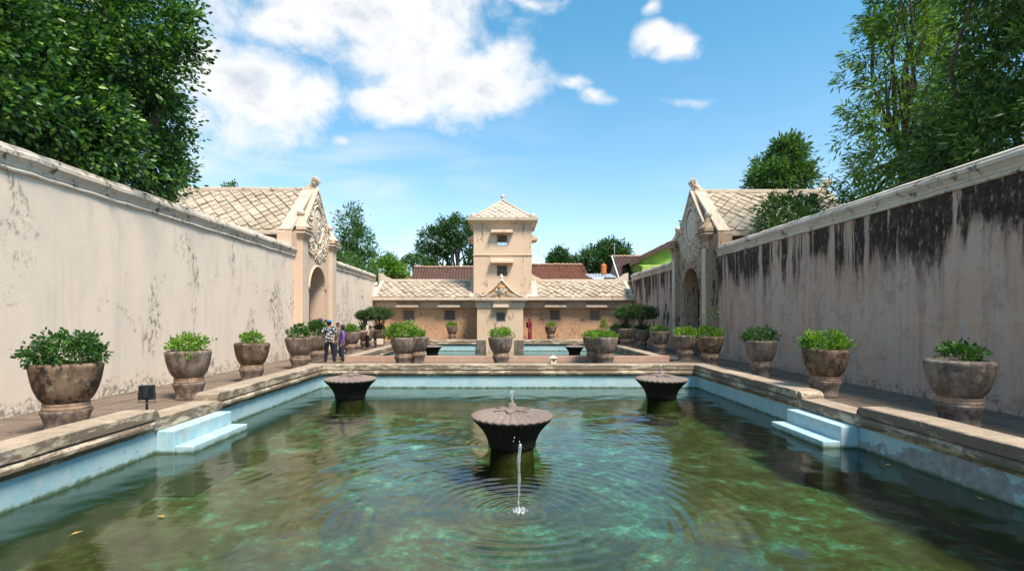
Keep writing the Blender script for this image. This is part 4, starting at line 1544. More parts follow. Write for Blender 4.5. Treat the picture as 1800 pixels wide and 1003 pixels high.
d_.build('droplets', MT['jet'], j0)['kind'] = 'stuff'
j2 = thing('water_jet', 'short jet of water on the far right corner fountain', 'water jet', (4.70, 15.2, WATER_Z + .8))
jet(j2, .18, .02, -.01, 4)
j1 = thing('water_jet', 'tall thin jet of water rising from the near pool surface', 'water jet', (.19, 6.23, WATER_Z))
jet(j1, .86, .021, -.03, 3, .012)
sp = MB()
rs_ = random.Random(9)
for k in range(34):
    a, r = rs_.uniform(0, 6.28), abs(rs_.gauss(0, .055))
    s = rs_.uniform(.01, .026)
    sp.ell((r * math.cos(a), r * math.sin(a) * .8, rs_.uniform(0, .045) * (1 - r * 4)), (s, s, s * rs_.uniform(.8, 1.6)), 7, 5)
sp.build('splash', MT['jet'], j1)
dr = MB()
for k in range(46):
    a, r = rs_.uniform(0, 6.28), abs(rs_.gauss(.1, .07))
    s = rs_.uniform(.003, .007)
    dr.ell((r * math.cos(a), r * math.sin(a), rs_.uniform(.0, .14)), (s, s, s), 5, 4)
for k in range(14):
    s = rs_.uniform(.003, .007)
    dr.ell((rs_.gauss(0, .03), rs_.gauss(0, .03), rs_.uniform(.1, .9)), (s, s, s * 1.5), 5, 4)
dr.build('droplets', MT['jet'], j1)['kind'] = 'stuff'
# a pipe just under the surface feeds the jet
MB().lathe([(.014, -.77), (.014, -.70), (.010, -.69)], 10).build('pipe', MT['fount'], j1)

# fallen leaves on the water
lm = MB().add([(0, 0, 0), (.05, .025, .006), (.12, 0, 0), (.05, -.025, .006)], [(0, 1, 2), (0, 2, 3)]).add([(0, 0, -.002), (-.03, .004, .0), (-.03, -.004, 0)], [(0, 1, 2)]).mesh('fallen_leaf')
lm.materials.append(MT['yellow_leaf'])
for (px, py, lab) in ((124, 941, 'yellow leaf floating near the bottom left corner of the water'), (290, 909, 'yellow leaf floating left of the water jet'),
                      (1567, 817, 'orange leaf floating beside the right pool wall near the steps'), (1717, 874, 'pale yellow leaf floating by the peeling right pool wall')):
    Y = F * (EYE - WATER_Z) / (py - 556)
    o = put('fallen_leaf', lm, None, None, ((px - 884) * Y / F, Y, WATER_Z + .012), (0, 0, random.uniform(0, 6)))
    tag(o, lab, 'leaf', 'fallen leaves on the water')

# ================================================================== potted plants
FOOT = [(.27, 0), (.275, .03), (.255, .06), (.265, .16), (.30, .27), (.325, .335), (.322, .355), (.29, .368)]
RING = [(.285, .362), (.295, .375), (.298, .40), (.288, .415), (.286, .43), (.296, .445), (.292, .465), (.27, .475)]
BOWL = [(.255, .47), (.285, .48), (.345, .56), (.395, .68), (.43, .82), (.452, .97), (.462, 1.02), (.455, 1.035), (.43, 1.065), (.395, 1.068), (.38, 1.05), (.37, .99)]
pm = {}
for key in ('pot', 'pot_dark', 'pot_grey'):
    pm[key] = (MB().lathe(BOWL, 40, cap=False).mesh('pot_bowl'), MB().lathe(FOOT, 32).mesh('pot_foot'))
    pm[key][0].materials.append(MT[key])
    pm[key][1].materials.append(MT[key if key != 'pot_dark' else 'pot'])
ring_me = MB().lathe(RING, 32, cap=False).mesh('pot_ring')
ring_me.materials.append(MT['pot_ring'])
soil_me = MB().lathe([(.385, .99), (.3, 1.005), (.1, 1.02), (.01, 1.02)], 20).mesh('soil')
soil_me.materials.append(MT['soil'])


def plant_mesh(kind, seed):
    rs = np.random.RandomState(seed)
    if kind == 'bushy':
        e = [(0, 0, 1.18, .42, .42, .22), (-.2, 0, 1.3, .26, .26, .18), (.12, .05, 1.32, .28, .26, .2), (.3, -.1, 1.2, .2, .2, .14), (-.34, .05, 1.16, .16, .2, .13)]
        C, D = shell_clumps(e, 230, seed, .6)
        P, A, S = clump_leaves(C, D, 16, .042, .06, seed, .6, -.15)
        return leaf_mesh('foliage', P, A, S, .55, .2, True, seed)
    if kind == 'mound':
        e = [(0, 0, 1.12, .44, .44, .20), (.1, .1, 1.2, .3, .3, .17), (-.14, -.05, 1.22, .26, .26, .14)]
        C, D = shell_clumps(e, 170, seed, .45)
        P, A, S = clump_leaves(C, D, 11, .05, .065, seed, .9, -.3)
        return leaf_mesh('foliage', P, A, S, .5, .2, True, seed)
    if kind == 'tuft':
        e = [(0, 0, 1.14, .27, .27, .18), (.06, .0, 1.24, .18, .18, .14), (-.12, .02, 1.16, .14, .16, .12)]
        C, D = shell_clumps(e, 95, seed, .6)
        P, A, S = clump_leaves(C, D, 10, .045, .07, seed, .8, -.35)
        return leaf_mesh('foliage', P, A, S, .5, .2, True, seed)
    if kind == 'tall':
        e = [(0, 0, 1.22, .40, .40, .28), (.05, .05, 1.42, .3, .3, .2), (-.2, 0, 1.32, .22, .22, .2)]
        C, D = shell_clumps(e, 190, seed, .55)
        P, A, S = clump_leaves(C, D, 11, .055, .085, seed, .7, -.2)
        return leaf_mesh('foliage', P, A, S, .5, .2, True, seed)
    if kind == 'cone':
        e = [(0, 0, 1.2, .33, .33, .24), (0, 0, 1.5, .26, .26, .22), (0, 0, 1.75, .16, .16, .16)]
        C, D = shell_clumps(e, 150, seed, .5)
        P, A, S = clump_leaves(C, D, 10, .05, .07, seed, .8, -.2)
        return leaf_mesh('foliage', P, A, S, .5, .2, False, seed)


PV = {k: [plant_mesh(k, 20 + 7 * i + 3 * j) for j in range(3)] for i, k in enumerate(('bushy', 'mound', 'tuft', 'tall', 'cone'))}
npot = 0


def potted(px, Y, s, pkey, kind, leaf, label, group, z=0.0, ps=(1, 1, 1), X=None, rot=None):
    global npot
    npot += 1
    x = (px - 884) * Y / F if X is None else X
    root = thing('potted_plant', label, 'potted plant', (x, Y, z), random.uniform(0, 6.28) if rot is None else rot, group)
    root.scale = (s * random.uniform(.97, 1.03), s * random.uniform(.97, 1.03), s * random.uniform(.97, 1.03))
    root.rotation_euler.x = random.gauss(0, .012)
    root.rotation_euler.y = random.gauss(0, .012)
    put('pot_bowl', pm[pkey][0], None, root)
    put('pot_ring', ring_me, None, root)
    put('pot_foot', pm[pkey][1], None, root)
    put('soil', soil_me, None, root)
    if kind in PV:
        base = PV[kind][npot % 3]
        key = base.name + leaf
        me = LEAFV.get(key)
        if me is None:
            me = base.copy()
            me.materials.append(MT[leaf])
            LEAFV[key] = me
        o = put('foliage', me, None, root)
        o.scale = (ps[0], ps[1], ps[2])
        o.location.z = 1.0 * (1 - ps[2])
    elif kind == 'topiary':
        rs = np.random.RandomState(npot)
        w, h, zc = ps
        e = [(0, 0, zc, w, w, h), (w * .35, .1, zc + .04, w * .7, w * .7, h * .8), (-w * .4, 0, zc - .03, w * .62, w * .62, h * .75)]
        C, D = shell_clumps(e, 420, npot + 50, .5)
        P, A, S = clump_leaves(C, D, 20, .07, .07, npot, .6, -.1)
        put('crown', leaf_mesh('crown', P, A, S, .55, .2, False, npot), MT[leaf], root)
        m = MB()
        tips = [C[i] for i in rs.choice(len(C), 11)]
        branches(m, (0, 0, 1.0), [(t[0] * .8, t[1] * .8, t[2] - .03) for t in tips], .045, rs, .10)
        m.build('stem', MT['bark'], root)
        put('foliage', PV['tuft'][0].copy(), MT[leaf], root, (0, 0, .1), None, (1.15, 1.15, .9))
    elif kind == 'sparse':
        rs = np.random.RandomState(npot)
        m = MB()
        tips = [(rs.uniform(-.25, .45), rs.uniform(-.2, .2), rs.uniform(1.6, ps[2])) for _ in range(9)]
        branches(m, (0, 0, 1.0), tips, .016, rs, .12)
        m.build('stem', MT['bark_pale'], root)
        C = np.array(tips)
        C = np.vstack([C, C * np.array([.8, .8, .9]) + np.array([0, 0, .12])])
        P, A, S = clump_leaves(C, np.tile(np.array([[.3, 0, .6]]), (len(C), 1)), 8, .06, .075, npot, .5, 0)
        put('foliage', leaf_mesh('foliage', P, A, S, .5, .2, False, npot), MT['leaf_mid'], root)
        put('undergrowth', PV['mound'][1].copy(), MT['leaf_pot'], root, None, None, (1.02, 1.02, 1))
    return root


LEAFV = {}
LG, RG_, MG, BG = 'potted plants along the left wall', 'potted plants along the right wall', 'potted plants between the pools', 'potted plants below the pavilion'
potted(117, 7.95, 1.02, 'pot_dark', 'bushy', 'leaf_potdk', 'big mossy brown pot with a spreading dark green shrub, nearest on the left', LG, ps=(1.08, 1.08, 1.05))
potted(333, 11.25, 1.0, 'pot', 'mound', 'leaf_pot', 'plain brown pot with a bright clipped mound, second from the left edge', LG, ps=(1.0, 1.0, 1.05))
potted(442, 14.15, 1.0, 'pot_dark', 'tuft', 'leaf_pot', 'black-stained pot with a small tuft, third along the left wall', LG)
potted(527, 17.6, 1.0, 'pot', 'tuft', 'leaf_potdk', 'pot with a loose shrub just left of the man in the batik shirt', LG, ps=(1.4, 1.4, 1.25))
potted(559, 20.3, 1.0, 'pot', 'tall', 'leaf_potdk', 'pot with a dense tall shrub directly behind the man in the batik shirt', LG)
potted(617, 25.0, 1.0, 'pot', 'bushy', 'leaf_light', 'pot with pale loose leaves behind the woman in purple', LG, ps=(.9, .9, .9))
potted(643, 28.6, 1.0, 'pot', 'topiary', 'leaf_topi', 'pot with a small crooked bonsai tree at the pale left wall', LG, ps=(.5, .22, 1.9))
potted(667, 29.5, 1.0, 'pot_dark', 'topiary', 'leaf_topi', 'pot with a round umbrella-clipped tree left of the pavilion windows', LG, ps=(.78, .36, 1.98))
potted(1686, 8.5, 1.03, 'pot_grey', 'tuft', 'leaf_potdk', 'big plain grey pot with a small tuft, nearest on the right', RG_, ps=(.95, .95, .95))
potted(1449, 11.6, 1.0, 'pot_dark', 'bushy', 'leaf_pot', 'black-streaked pot with a full yellow-green bush, second on the right', RG_, ps=(.92, .92, .95))
potted(1338, 15.2, 1.0, 'pot_grey', 'bushy', 'leaf_potdk', 'grey pot with a wide dark green bush, third from the right', RG_, ps=(.98, .98, .85))
potted(1247, 18.4, 1.0, 'pot_dark', 'sparse', 'leaf_mid', 'stained pot with thin twigs rising above its green mound', RG_, ps=(1, 1, 2.05))
potted(1204, 20.8, 1.0, 'pot', 'mound', 'leaf_pot', 'pot with a bright mound just left of the twiggy pot', RG_)
potted(1160, 24.6, 1.0, 'pot', 'tuft', 'leaf_light', 'pot with thin low leaves in front of the right gateway', RG_, ps=(1.35, 1.35, .9))
potted(1127, 28.0, 1.0, 'pot', 'topiary', 'leaf_topi', 'pot with a broad dark umbrella-clipped tree by the streaked wall', RG_, ps=(.80, .36, 2.0))
potted(1099, 30.6, 1.0, 'pot', 'topiary', 'leaf_dark', 'pot with a dark clipped tree half hidden behind the broader clipped tree', RG_, ps=(.66, .36, 2.0))
potted(709, 18.7, 1.0, 'pot', 'bushy', 'leaf_pot', 'pale pot with a wide light green shrub on the left of the pool divide', MG, ps=(1.15, 1.0, 1.2), rot=.2)
potted(734, 19.7, .97, 'pot_grey', 'tuft', 'leaf_pot', 'pot tucked behind the shrub pot on the left of the pool divide', MG)
potted(881, 18.7, 1.0, 'pot_grey', 'mound', 'leaf_pot', 'pot with a bright clipped mound standing in front of the tower', MG)
potted(1064, 18.7, 1.0, 'pot_grey', 'mound', 'leaf_pot', 'pot with a low bright mound on the right of the pool divide', MG, ps=(1.02, 1.02, .75))
potted(1045, 19.7, .97, 'pot', 'mound', 'leaf_pot', 'pot tucked behind the low mound pot on the right of the pool divide', MG, ps=(.95, .95, .8))
potted(795, 36.55, .9, 'pot', 'mound', 'leaf_pot', 'small pot with a mound under the second pavilion window from the left', BG, z=.12)
potted(968, 36.55, .9, 'pot_dark', 'tuft', 'leaf_pot', 'small dark-streaked pot right of the person in maroon', BG, z=.12, ps=(1.2, 1.2, 1))
potted(1060, 34.2, .9, 'pot', 'cone', 'leaf_pot', 'pot with a cone-shaped shrub by the rightmost pavilion window', BG, X=6.75)
potted(1083, 31.6, .95, 'pot', 'mound', 'leaf_potdk', 'pot with a low dark mound left of the clipped trees on the right', BG, ps=(1.05, 1.05, 1.0), X=6.98)
potted(700, 35.0, .92, 'pot', 'mound', 'leaf_pot', 'pot with a low mound at the far left corner of the far pool', BG, X=-7.1)

# ================================================================== small furniture


def floodlight(label, loc, rotz, h, w=.20):
    root = thing('floodlight', label, 'floodlight', loc, rotz, 'garden floodlights')
    MB().lathe([(.022, 0), (.022, h - .1)], 10).build('post', MT['black'], root)
    MB().box(-.09, .09, -.09, .09, 0, .012, .003).build('base_plate', MT['black'], root)
    hs = MB().box(-w / 2, w / 2, -.035, .035, h - .13, h + .13, .01)
    hs.box(-w * .2, w * .2, -.07, -.036, h - .09, h + .09, .01)
    for k in range(5):
        hs.box(-w * .42, w * .42, -.05, -.034, h - .11 + k * .05, h - .1 + k * .05)
    hs.build('housing', MT['black'], root)
    MB().box(-w * .45, w * .45, .0355, .042, h - .11, h + .11).build('lens', MT['glass'], root)
    MB().tube([(-w / 2 - .012, 0, h), (-w / 2 - .012, 0, h - .17), (w / 2 + .012, 0, h - .17), (w / 2 + .012, 0, h)], .008, 6).build('bracket', MT['black'], root)
    return root


floodlight('small black floodlight on a short post beside the left steps', (-6.30, 9.06, .0), .35, .46, .24)
floodlight('black floodlight on a post before the clipped trees on the right', (7.05, 27.9, 0), math.pi - .2, .55, .30)
floodlight('black floodlight between the two pots by the right gateway', (7.65, 19.6, 0), math.pi + .4, .42, .30)

lan = thing('stone_lantern', 'tiny white lantern box with a peaked roof on the pool divide', 'lantern', (1.71, 17.33, .2))
MB().box(-.10, .10, -.10, .10, 0, .20, .008).build('body', MT['relief'], lan)
MB().box(-.03, .03, -.103, -.10, .08, .14).build('opening', MT['dark'], lan)  # flat plate on a solid body, shade of a hollow put into its colour
MB().add([(-.14, -.14, .2), (.14, -.14, .2), (.14, .14, .2), (-.14, .14, .2), (-.02, -.02, .29), (.02, -.02, .29), (.02, .02, .29), (-.02, .02, .29)],
         [(3, 2, 1, 0), (4, 5, 6, 7), (0, 1, 5, 4), (1, 2, 6, 5), (2, 3, 7, 6), (3, 0, 4, 7)]).build('roof', MT['relief'], lan)
sg = thing('notice_board', 'small cream notice board on a stand at the left of the far pool', 'sign', ((668 - 884) * 26.5 / F, 26.5, 0), .1)
MB().box(-.17, .17, -.012, .012, .36, .66, .004).build('board', MT['relief'], sg)
for s in (-1, 1):
    MB().lathe([(.014, 0), (.014, .5)], 8, (s * .1, .028, 0)).build('leg', MT['wood'], sg)
iron = thing('mooring_ring', 'small iron ring on the end of the left coping by the steps', 'ring', (-6.02, 8.86, .12))
MB().tube([(.0, .0 + .03 * math.cos(a), .03 * math.sin(a) + .02) for a in [2 * math.pi * k / 14 for k in range(15)]], .006, 6).build('ring', MT['wood'], iron)
MB().tube([(-.05, 0, .0), (0, 0, -.005)], .008, 6).build('stem', MT['wood'], iron)


# ================================================================== people
def skin_mesh(name, V, E, Rd, root=0, sub=2):
    me = bpy.data.meshes.new(name + '_cage')
    me.from_pydata([tuple(v) for v in V], E, [])
    o = bpy.data.objects.new(name + '_cage', me)
    COL.objects.link(o)
    md = o.modifiers.new('skin', 'SKIN')
    md.use_smooth_shade = True
    sl = me.skin_vertices[0].data
    for i, r in enumerate(Rd):
        sl[i].radius = r if hasattr(r, '__len__') else (r, r)
        sl[i].use_root = (i == root)
    ss = o.modifiers.new('sub', 'SUBSURF')
    ss.levels = ss.render_levels = sub
    dg = bpy.context.evaluated_depsgraph_get()
    ev = o.evaluated_get(dg)
    out = bpy.data.meshes.new_from_object(ev)
    out.name = name
    bpy.data.objects.remove(o)
    return out


def person(label, loc, rotz, H, top, bottom, pose=None, head='hair', extra=(), dress=None, group=None, sleeve='elbow', headrot=0):
    """faces local -Y. pose overrides joint positions (for a 1.70 m figure)"""
    s = H / 1.70
    J = dict(pel=(0, 0, .93), sp=(0, .0, 1.10), ch=(0, 0, 1.30), nk=(0, .005, 1.455), hb=(0, -.005, 1.515), hm=(0, -.012, 1.585), ht=(0, .0, 1.655))
    for sd, k in (('l', 1), ('r', -1)):
        J.update({'hp' + sd: (k * .09, 0, .88), 'kn' + sd: (k * .10, -.02, .49), 'an' + sd: (k * .105, .025, .09), 'to' + sd: (k * .12, -.13, .045),
                  'sh' + sd: (k * .165, .005, 1.395), 'el' + sd: (k * .235, .03, 1.13), 'wr' + sd: (k * .235, -.06, .91), 'pa' + sd: (k * .233, -.085, .84)})
    if pose:
        J.update(pose)
    root = thing('person', label, 'person', loc, rotz, group)
    root.scale = (s, s, s)
    Rr = dict(pel=(.135, .10), sp=(.125, .09), ch=(.15, .10), nk=(.052, .055), hb=(.062, .072), hm=(.074, .092), ht=(.050, .06))
    for sd in 'lr':
        Rr.update({'hp' + sd: .085, 'kn' + sd: .055, 'an' + sd: .038, 'to' + sd: .032, 'sh' + sd: .055, 'el' + sd: .04, 'wr' + sd: .027, 'pa' + sd: (.03, .018)})
    names = list(J)
    E = [('pel', 'sp'), ('sp', 'ch'), ('ch', 'nk'), ('nk', 'hb'), ('hb', 'hm'), ('hm', 'ht')]
    for sd in 'lr':
        E += [('pel', 'hp' + sd), ('hp' + sd, 'kn' + sd), ('kn' + sd, 'an' + sd), ('an' + sd, 'to' + sd), ('ch', 'sh' + sd), ('sh' + sd, 'el' + sd), ('el' + sd, 'wr' + sd), ('wr' + sd, 'pa' + sd)]
    V = [Vector(J[n]) for n in names]
    Rd = [Rr[n] for n in names]
    idx = {n: i for i, n in enumerate(names)}
    Ei = [(idx[a], idx[c]) for a, c in E]
    # nose and fingers
    hm = Vector(J['hm'])
    V.append(hm + Vector((0, -.105, -.012)))
    Rd.append(.012)
    Ei.append((idx['hm'], len(V) - 1))
    for sd, k in (('l', 1), ('r', -1)):
        pa, wr = Vector(J['pa' + sd]), Vector(J['wr' + sd])
        d = (pa - wr).normalized()
        side = Vector((0, 1, 0)).cross(d)
        side = d.cross(Vector((1, 0, 0))).normalized() if d.cross(Vector((1, 0, 0))).length > .2 else Vector((0, 1, 0))
        for q, L in ((-.024, .062), (-.008, .075), (.009, .07), (.025, .055)):
            a = pa + d * .035 + side * q
            c = a + d * L * .55
            e = c + (d * .8 + Vector((-k * .5, 0, 0))) * L * .45
            n0 = len(V)
            V += [a, c, e]
            Rd += [.0095, .009, .008]
            Ei += [(idx['pa' + sd], n0), (n0, n0 + 1), (n0 + 1, n0 + 2)]
        n0 = len(V)
        V += [pa - side * .035 + Vector((-k * .01, 0, 0)), pa - side * .048 + d * .035]
        Rd += [.011, .009]
        Ei += [(idx['pa' + sd], n0), (n0, n0 + 1)]
    put('body', skin_mesh('body', V, Ei, Rd, 0, 2), MT['skin'], root)

    def garment(name, nodes, edges, mat, sub=2):
        vv = [Vector(J[n]) if isinstance(n, str) else Vector(n) for n, r in nodes]
        put(name, skin_mesh(name, vv, edges, [r for n, r in nodes], 0, sub), MT[mat], root)
    if dress is None:
        el = lambda sd: tuple(Vector(J['sh' + sd]).lerp(Vector(J['el' + sd]), .95 if sleeve == 'elbow' else 1.0))
        tn = [((J['pel'][0], J['pel'][1], J['pel'][2] - .07), (.165, .125)), ('pel', (.16, .12)), ('sp', (.145, .11)), ('ch', (.165, .118)), ((J['nk'][0], J['nk'][1] + .01, J['nk'][2] - .045), (.075, .07))]
        te = [(0, 1), (1, 2), (2, 3), (3, 4)]
        for sd in 'lr':
            b0 = len(tn)
            tn += [('sh' + sd, (.078, .078)), (el(sd), (.066, .066))]
            te += [(3, b0), (b0, b0 + 1)]
            if sleeve == 'wrist':
                tn += [('wr' + sd, (.048, .048))]
                te += [(b0 + 1, b0 + 2)]
        garment('shirt', tn, te, top)
        bn = [((J['pel'][0], J['pel'][1], J['pel'][2] + .04), (.145, .108)), ('pel', (.15, .112))]
        be = [(0, 1)]
        for sd in 'lr':
            b0 = len(bn)
            bn += [('hp' + sd, (.098, .098)), ('kn' + sd, (.074, .074)), (tuple(Vector(J['an' + sd]) + Vector((0, 0, .02))), (.062, .062))]
            be += [(1, b0), (b0, b0 + 1), (b0 + 1, b0 + 2)]
        garment('trousers', bn, be, bottom)
    else:
        tn = [((0, 0, .06), (.20, .17)), ((0, 0, .45), (.18, .15)), ('pel', (.165, .13)), ('sp', (.145, .115)), ('ch', (.165, .12)), ((0, 0, 1.42), (.08, .075))]
        te = [(0, 1), (1, 2), (2, 3), (3, 4), (4, 5)]
        for sd in 'lr':
            b0 = len(tn)
            tn += [('sh' + sd, (.08, .08)), ('el' + sd, (.068, .068)), ('wr' + sd, (.05, .05))]
            te += [(4, b0), (b0, b0 + 1), (b0 + 1, b0 + 2)]
        garment('dress', tn, te, dress)
    for sd in 'lr':
        a, t = Vector(J['an' + sd]), Vector(J['to' + sd])
        put('shoe', skin_mesh('shoe', [a + Vector((0, .03, -.035)), a.lerp(t, .5) + Vector((0, 0, -.015)), t], [(0, 1), (1, 2)], [.046, .047, .042], 0, 2), MT['shoe'], root)
    hb, hm, ht = Vector(J['hb']), Vector(J['hm']), Vector(J['ht'])
    for k in (-1, 1):
        MB().ell(hm + Vector((k * .032, -.083, .012)), (.012, .008, .007), 8, 5).build('eye', MT['eye'], root)
        if head == 'hair':
            MB().ell(hm + Vector((k * .076, .0, -.005)), (.012, .02, .032), 8, 6).build('ear', MT['skin'], root)
    MB().ell(hb + Vector((0, -.075, .012)), (.024, .008, .007), 8, 5).build('mouth', MT['lips'], root)
    if head == 'hair' or head == 'long':
        h = MB()
        h.ell(hm + Vector((0, .022, .03)), (.088, .098, .088), 14, 10)
        if head == 'long':
            h.ell(hm + Vector((0, .05, -.06)), (.085, .06, .12), 12, 8)
            h.ell(hm + Vector((.065, .01, -.05)), (.03, .05, .09), 10, 6)
            h.ell(hm + Vector((-.065, .01, -.05)), (.03, .05, .09), 10, 6)
        else:
            h.ell(hm + Vector((0, .05, -.03)), (.076, .055, .075), 12, 8)
        h.build('hair', MT['hair'], root)
    for (kind, mat) in extra:
        if kind == 'cap':
            c = MB()
            c.ell(hm + Vector((0, .012, .075)), (.092, .10, .065), 14, 8)
            c.box(-.06, .06, hm.y - .17, hm.y - .07, hm.z + .055, hm.z + .068, .006)
            c.build('cap', MT[mat], root)
        if kind == 'backpack':
            p = MB().box(-.13, .13, .12, .25, 1.02, 1.42, .04)
            for k in (-1, 1):
                p.tube([(k * .1, .13, 1.38), (k * .11, .02, 1.47), (k * .11, -.11, 1.38), (k * .12, -.12, 1.2), (k * .14, .0, 1.08), (k * .11, .13, 1.06)], .02, 6)
            p.build('backpack', MT[mat], root)
        if kind == 'hijab':
            vv = [ht + Vector((0, .015, .015)), hm + Vector((0, .028, .0)), hb + Vector((0, .03, -.02)), Vector(J['nk']) + Vector((0, .02, -.04)), Vector(J['ch']) + Vector((0, .05, .04))]
            put('hijab', skin_mesh('hijab', vv, [(0, 1), (1, 2), (2, 3), (3, 4)], [(.07, .075), (.096, .10), (.09, .092), (.115, .105), (.16, .10)], 1, 2), MT[mat], root)
        if kind == 'bag':
            g_ = MB().box(-.30, -.17, -.02, .1, .82, 1.0, .03)
            g_.tube([(-.2, .05, 1.0), (-.1, .1, 1.25), (.1, .06, 1.42), (.12, -.08, 1.40), (-.05, -.14, 1.2), (-.2, -.02, 1.0)], .012, 6)
            g_.build('shoulder_bag', MT[mat], root)
    return root


PY_ = lambda px, Y: ((px - 884) * Y / F, Y, .0)
person('man seen from behind in a black and white batik shirt and blue cap', PY_(578.5, 19.05), math.pi + .25, 1.66, 'batik', 'trouser', head='hair', extra=(('cap', 'bluecap'),),
       pose={'anr': (-.20, .02, .09), 'tor': (-.24, -.13, .045), 'knr': (-.15, -.02, .49), 'anl': (.13, .05, .09), 'tol': (.16, -.10, .045),
             'ell': (.27, .06, 1.15), 'wrl': (.17, -.14, 1.05), 'pal': (.12, -.19, 1.06), 'elr': (-.27, .05, 1.14), 'wrr': (-.22, -.1, .95), 'par': (-.21, -.13, .89)})
person('woman in a purple patterned blouse and dark jeans facing left', PY_(602, 19.35), -1.15, 1.50, 'purple', 'jeans', head='long', sleeve='wrist',
       pose={'elr': (-.24, .0, 1.14), 'wrr': (-.16, -.16, 1.0), 'par': (-.12, -.22, .97)})
person('person in a grey shirt mostly hidden between the couple', PY_(594, 21.4), .4, 1.55, 'grey_shirt', 'jeans', head='hair',
       pose={'ell': (.26, -.06, 1.2), 'wrl': (.14, -.22, 1.3), 'pal': (.10, -.26, 1.36)})
person('visitor with a dull purple hat in the left gateway, only the head showing', (-8.35, 23.4, .0), 1.7, 1.72, 'grey_shirt', 'trouser', head='hair', extra=(('cap', 'purple_hat'),))
person('dark-haired visitor beside the purple-hatted one in the left gateway', (-8.35, 24.2, .0), 1.3, 1.65, 'black_cloth', 'trouser', head='hair')
person('woman in black headscarf and beige blouse bending by the left pots', PY_(646, 27.6), -.9, 1.58, 'beige_cloth', 'trouser', head='none', sleeve='wrist', extra=(('hijab', 'black_cloth'), ('bag', 'white')),
       pose={'ch': (0, -.06, 1.28), 'nk': (0, -.13, 1.42), 'hb': (0, -.17, 1.47), 'hm': (0, -.20, 1.53), 'ht': (0, -.21, 1.60), 'shl': (.165, -.09, 1.37), 'shr': (-.165, -.09, 1.37),
             'ell': (.23, -.12, 1.12), 'wrl': (.15, -.30, 1.05), 'pal': (.12, -.36, 1.05), 'elr': (-.23, -.12, 1.12), 'wrr': (-.14, -.30, 1.05), 'par': (-.1, -.36, 1.05)})
person('figure in a long maroon dress and headscarf below the pavilion wall', PY_(931.5, 36.7), 1.2, 1.66, None, None, head='none', dress='maroon', extra=(('hijab', 'maroon'), ('backpack', 'black_cloth')))


# ================================================================== trees and shrubs
def tree(name, label, base, ells, n, per, cr, size, leaf, seed, trunk_r=.15, aspect=.5, six=False, depth=.5, droop=0.0, out=.7, group=None, bark='bark', cat='tree', keep=None, ntips=16, fork=.45, shape=None, rnd=.8):
    root = thing(name, label, cat, base, 0, group)
    rs = np.random.RandomState(seed)
    B = np.array(base)
    if shape is None:
        C, D = shell_clumps(ells, n, seed, depth)
    else:
        C, D = shape(rs, n)
    if keep is not None:
        k = keep(C)
        C, D = C[k], D[k]
    P, A, S = clump_leaves(C, D, per, cr, size, seed + 1, out, droop, rnd)
    if keep is not None:
        k = keep(P)
        P, A, S = P[k], A[k], S[k]
    put('crown', leaf_mesh('crown', P - B, A, S, aspect, .25, six, seed), MT[leaf], root)
    m = MB()
    zc = (C[:, 2].min() * .7 + C[:, 2].max() * .3) - base[2]
    fk = Vector((0, 0, max(.3, zc * fork)))
    ctr = Vector((C[:, 0].mean() - base[0], C[:, 1].mean() - base[1], 0))
    fk += ctr * .25
    m.tube([(0, 0, -.1), (fk.x * .3, fk.y * .3, fk.z * .5), tuple(fk)], [trunk_r * 1.25, trunk_r, trunk_r * .9], 9)
    tips = C[rs.choice(len(C), min(ntips, len(C)))] - B
    branches(m, fk, [Vector(t) * .97 for t in tips], trunk_r * .62, rs, .08, 6)
    m.build('trunk', MT[bark], root)
    return root


# the big fig tree leaning over the left wall
rs0 = np.random.RandomState(3)
FE = [(-13.2, 12.6, 9.6, 4.4, 4.4, 4.6), (-10.7, 11.2, 6.9, 1.9, 2.2, 2.2), (-11.2, 14.4, 7.0, 2.0, 2.2, 2.1), (-10.5, 13.0, 8.7, 2.1, 2.3, 2.2), (-10.6, 9.6, 7.4, 1.8, 2.0, 2.2), (-12.0, 9.4, 8.0, 2.6, 2.6, 3.0), (-11.4, 15.8, 6.4, 1.6, 1.5, 1.4), (-9.5, 11.6, 5.9, 1.0, 1.7, 1.15), (-9.7, 13.8, 5.8, .9, 1.5, 1.0), (-9.6, 9.6, 6.1, .9, 1.3, 1.1)]
for k in range(26):
    v_ = rs0.normal(size=3)
    v_ /= np.linalg.norm(v_)
    q_ = rs0.uniform(.8, 1.35)
    FE.append((-13.2 + v_[0] * 3.9, 12.4 + v_[1] * 3.9, 9.4 + v_[2] * 4.1, q_, q_, q_))
tree('fig_tree', 'huge dense glossy-leaved tree spilling over the pale left wall', (-12.6, 12.6, -.06), FE, 3900, 48, .20, .128, 'leaf_ficus', 31, .42, .52, True, .42, .1, .75,
     keep=lambda C: ~((C[:, 0] > lw(C[:, 1]) - .75) & (C[:, 2] < 4.98 - .42 * np.clip(np.sin(C[:, 1] * 2.3) + np.sin(C[:, 1] * 5.1), 0, 2))), ntips=26)


def feather_shape(bx, by, z0, H, W, lean=0.0, lo=.12):
    def f(rs, n):
        h = rs.rand(n) ** 1.15
        h = lo + (1 - lo) * h
        a = rs.uniform(0, 2 * math.pi, n)
        # layered boughs
        h = np.round(h * 15) / 15 + rs.normal(0, .018, n)
        wid = W * np.clip(1 - h, 0, 1) ** .95 * (1 + .22 * np.sin(3 * a + 9 * h) + .12 * np.sin(7 * a))
        r = wid * np.sqrt(rs.uniform(.06, 1, n))
        C = np.stack([bx + r * np.cos(a) + lean * h, by + r * np.sin(a), z0 + H * h - .10 * r], -1)
        D = np.stack([np.cos(a), np.sin(a), np.full(n, -.15)], -1)
        return C, D
    return f


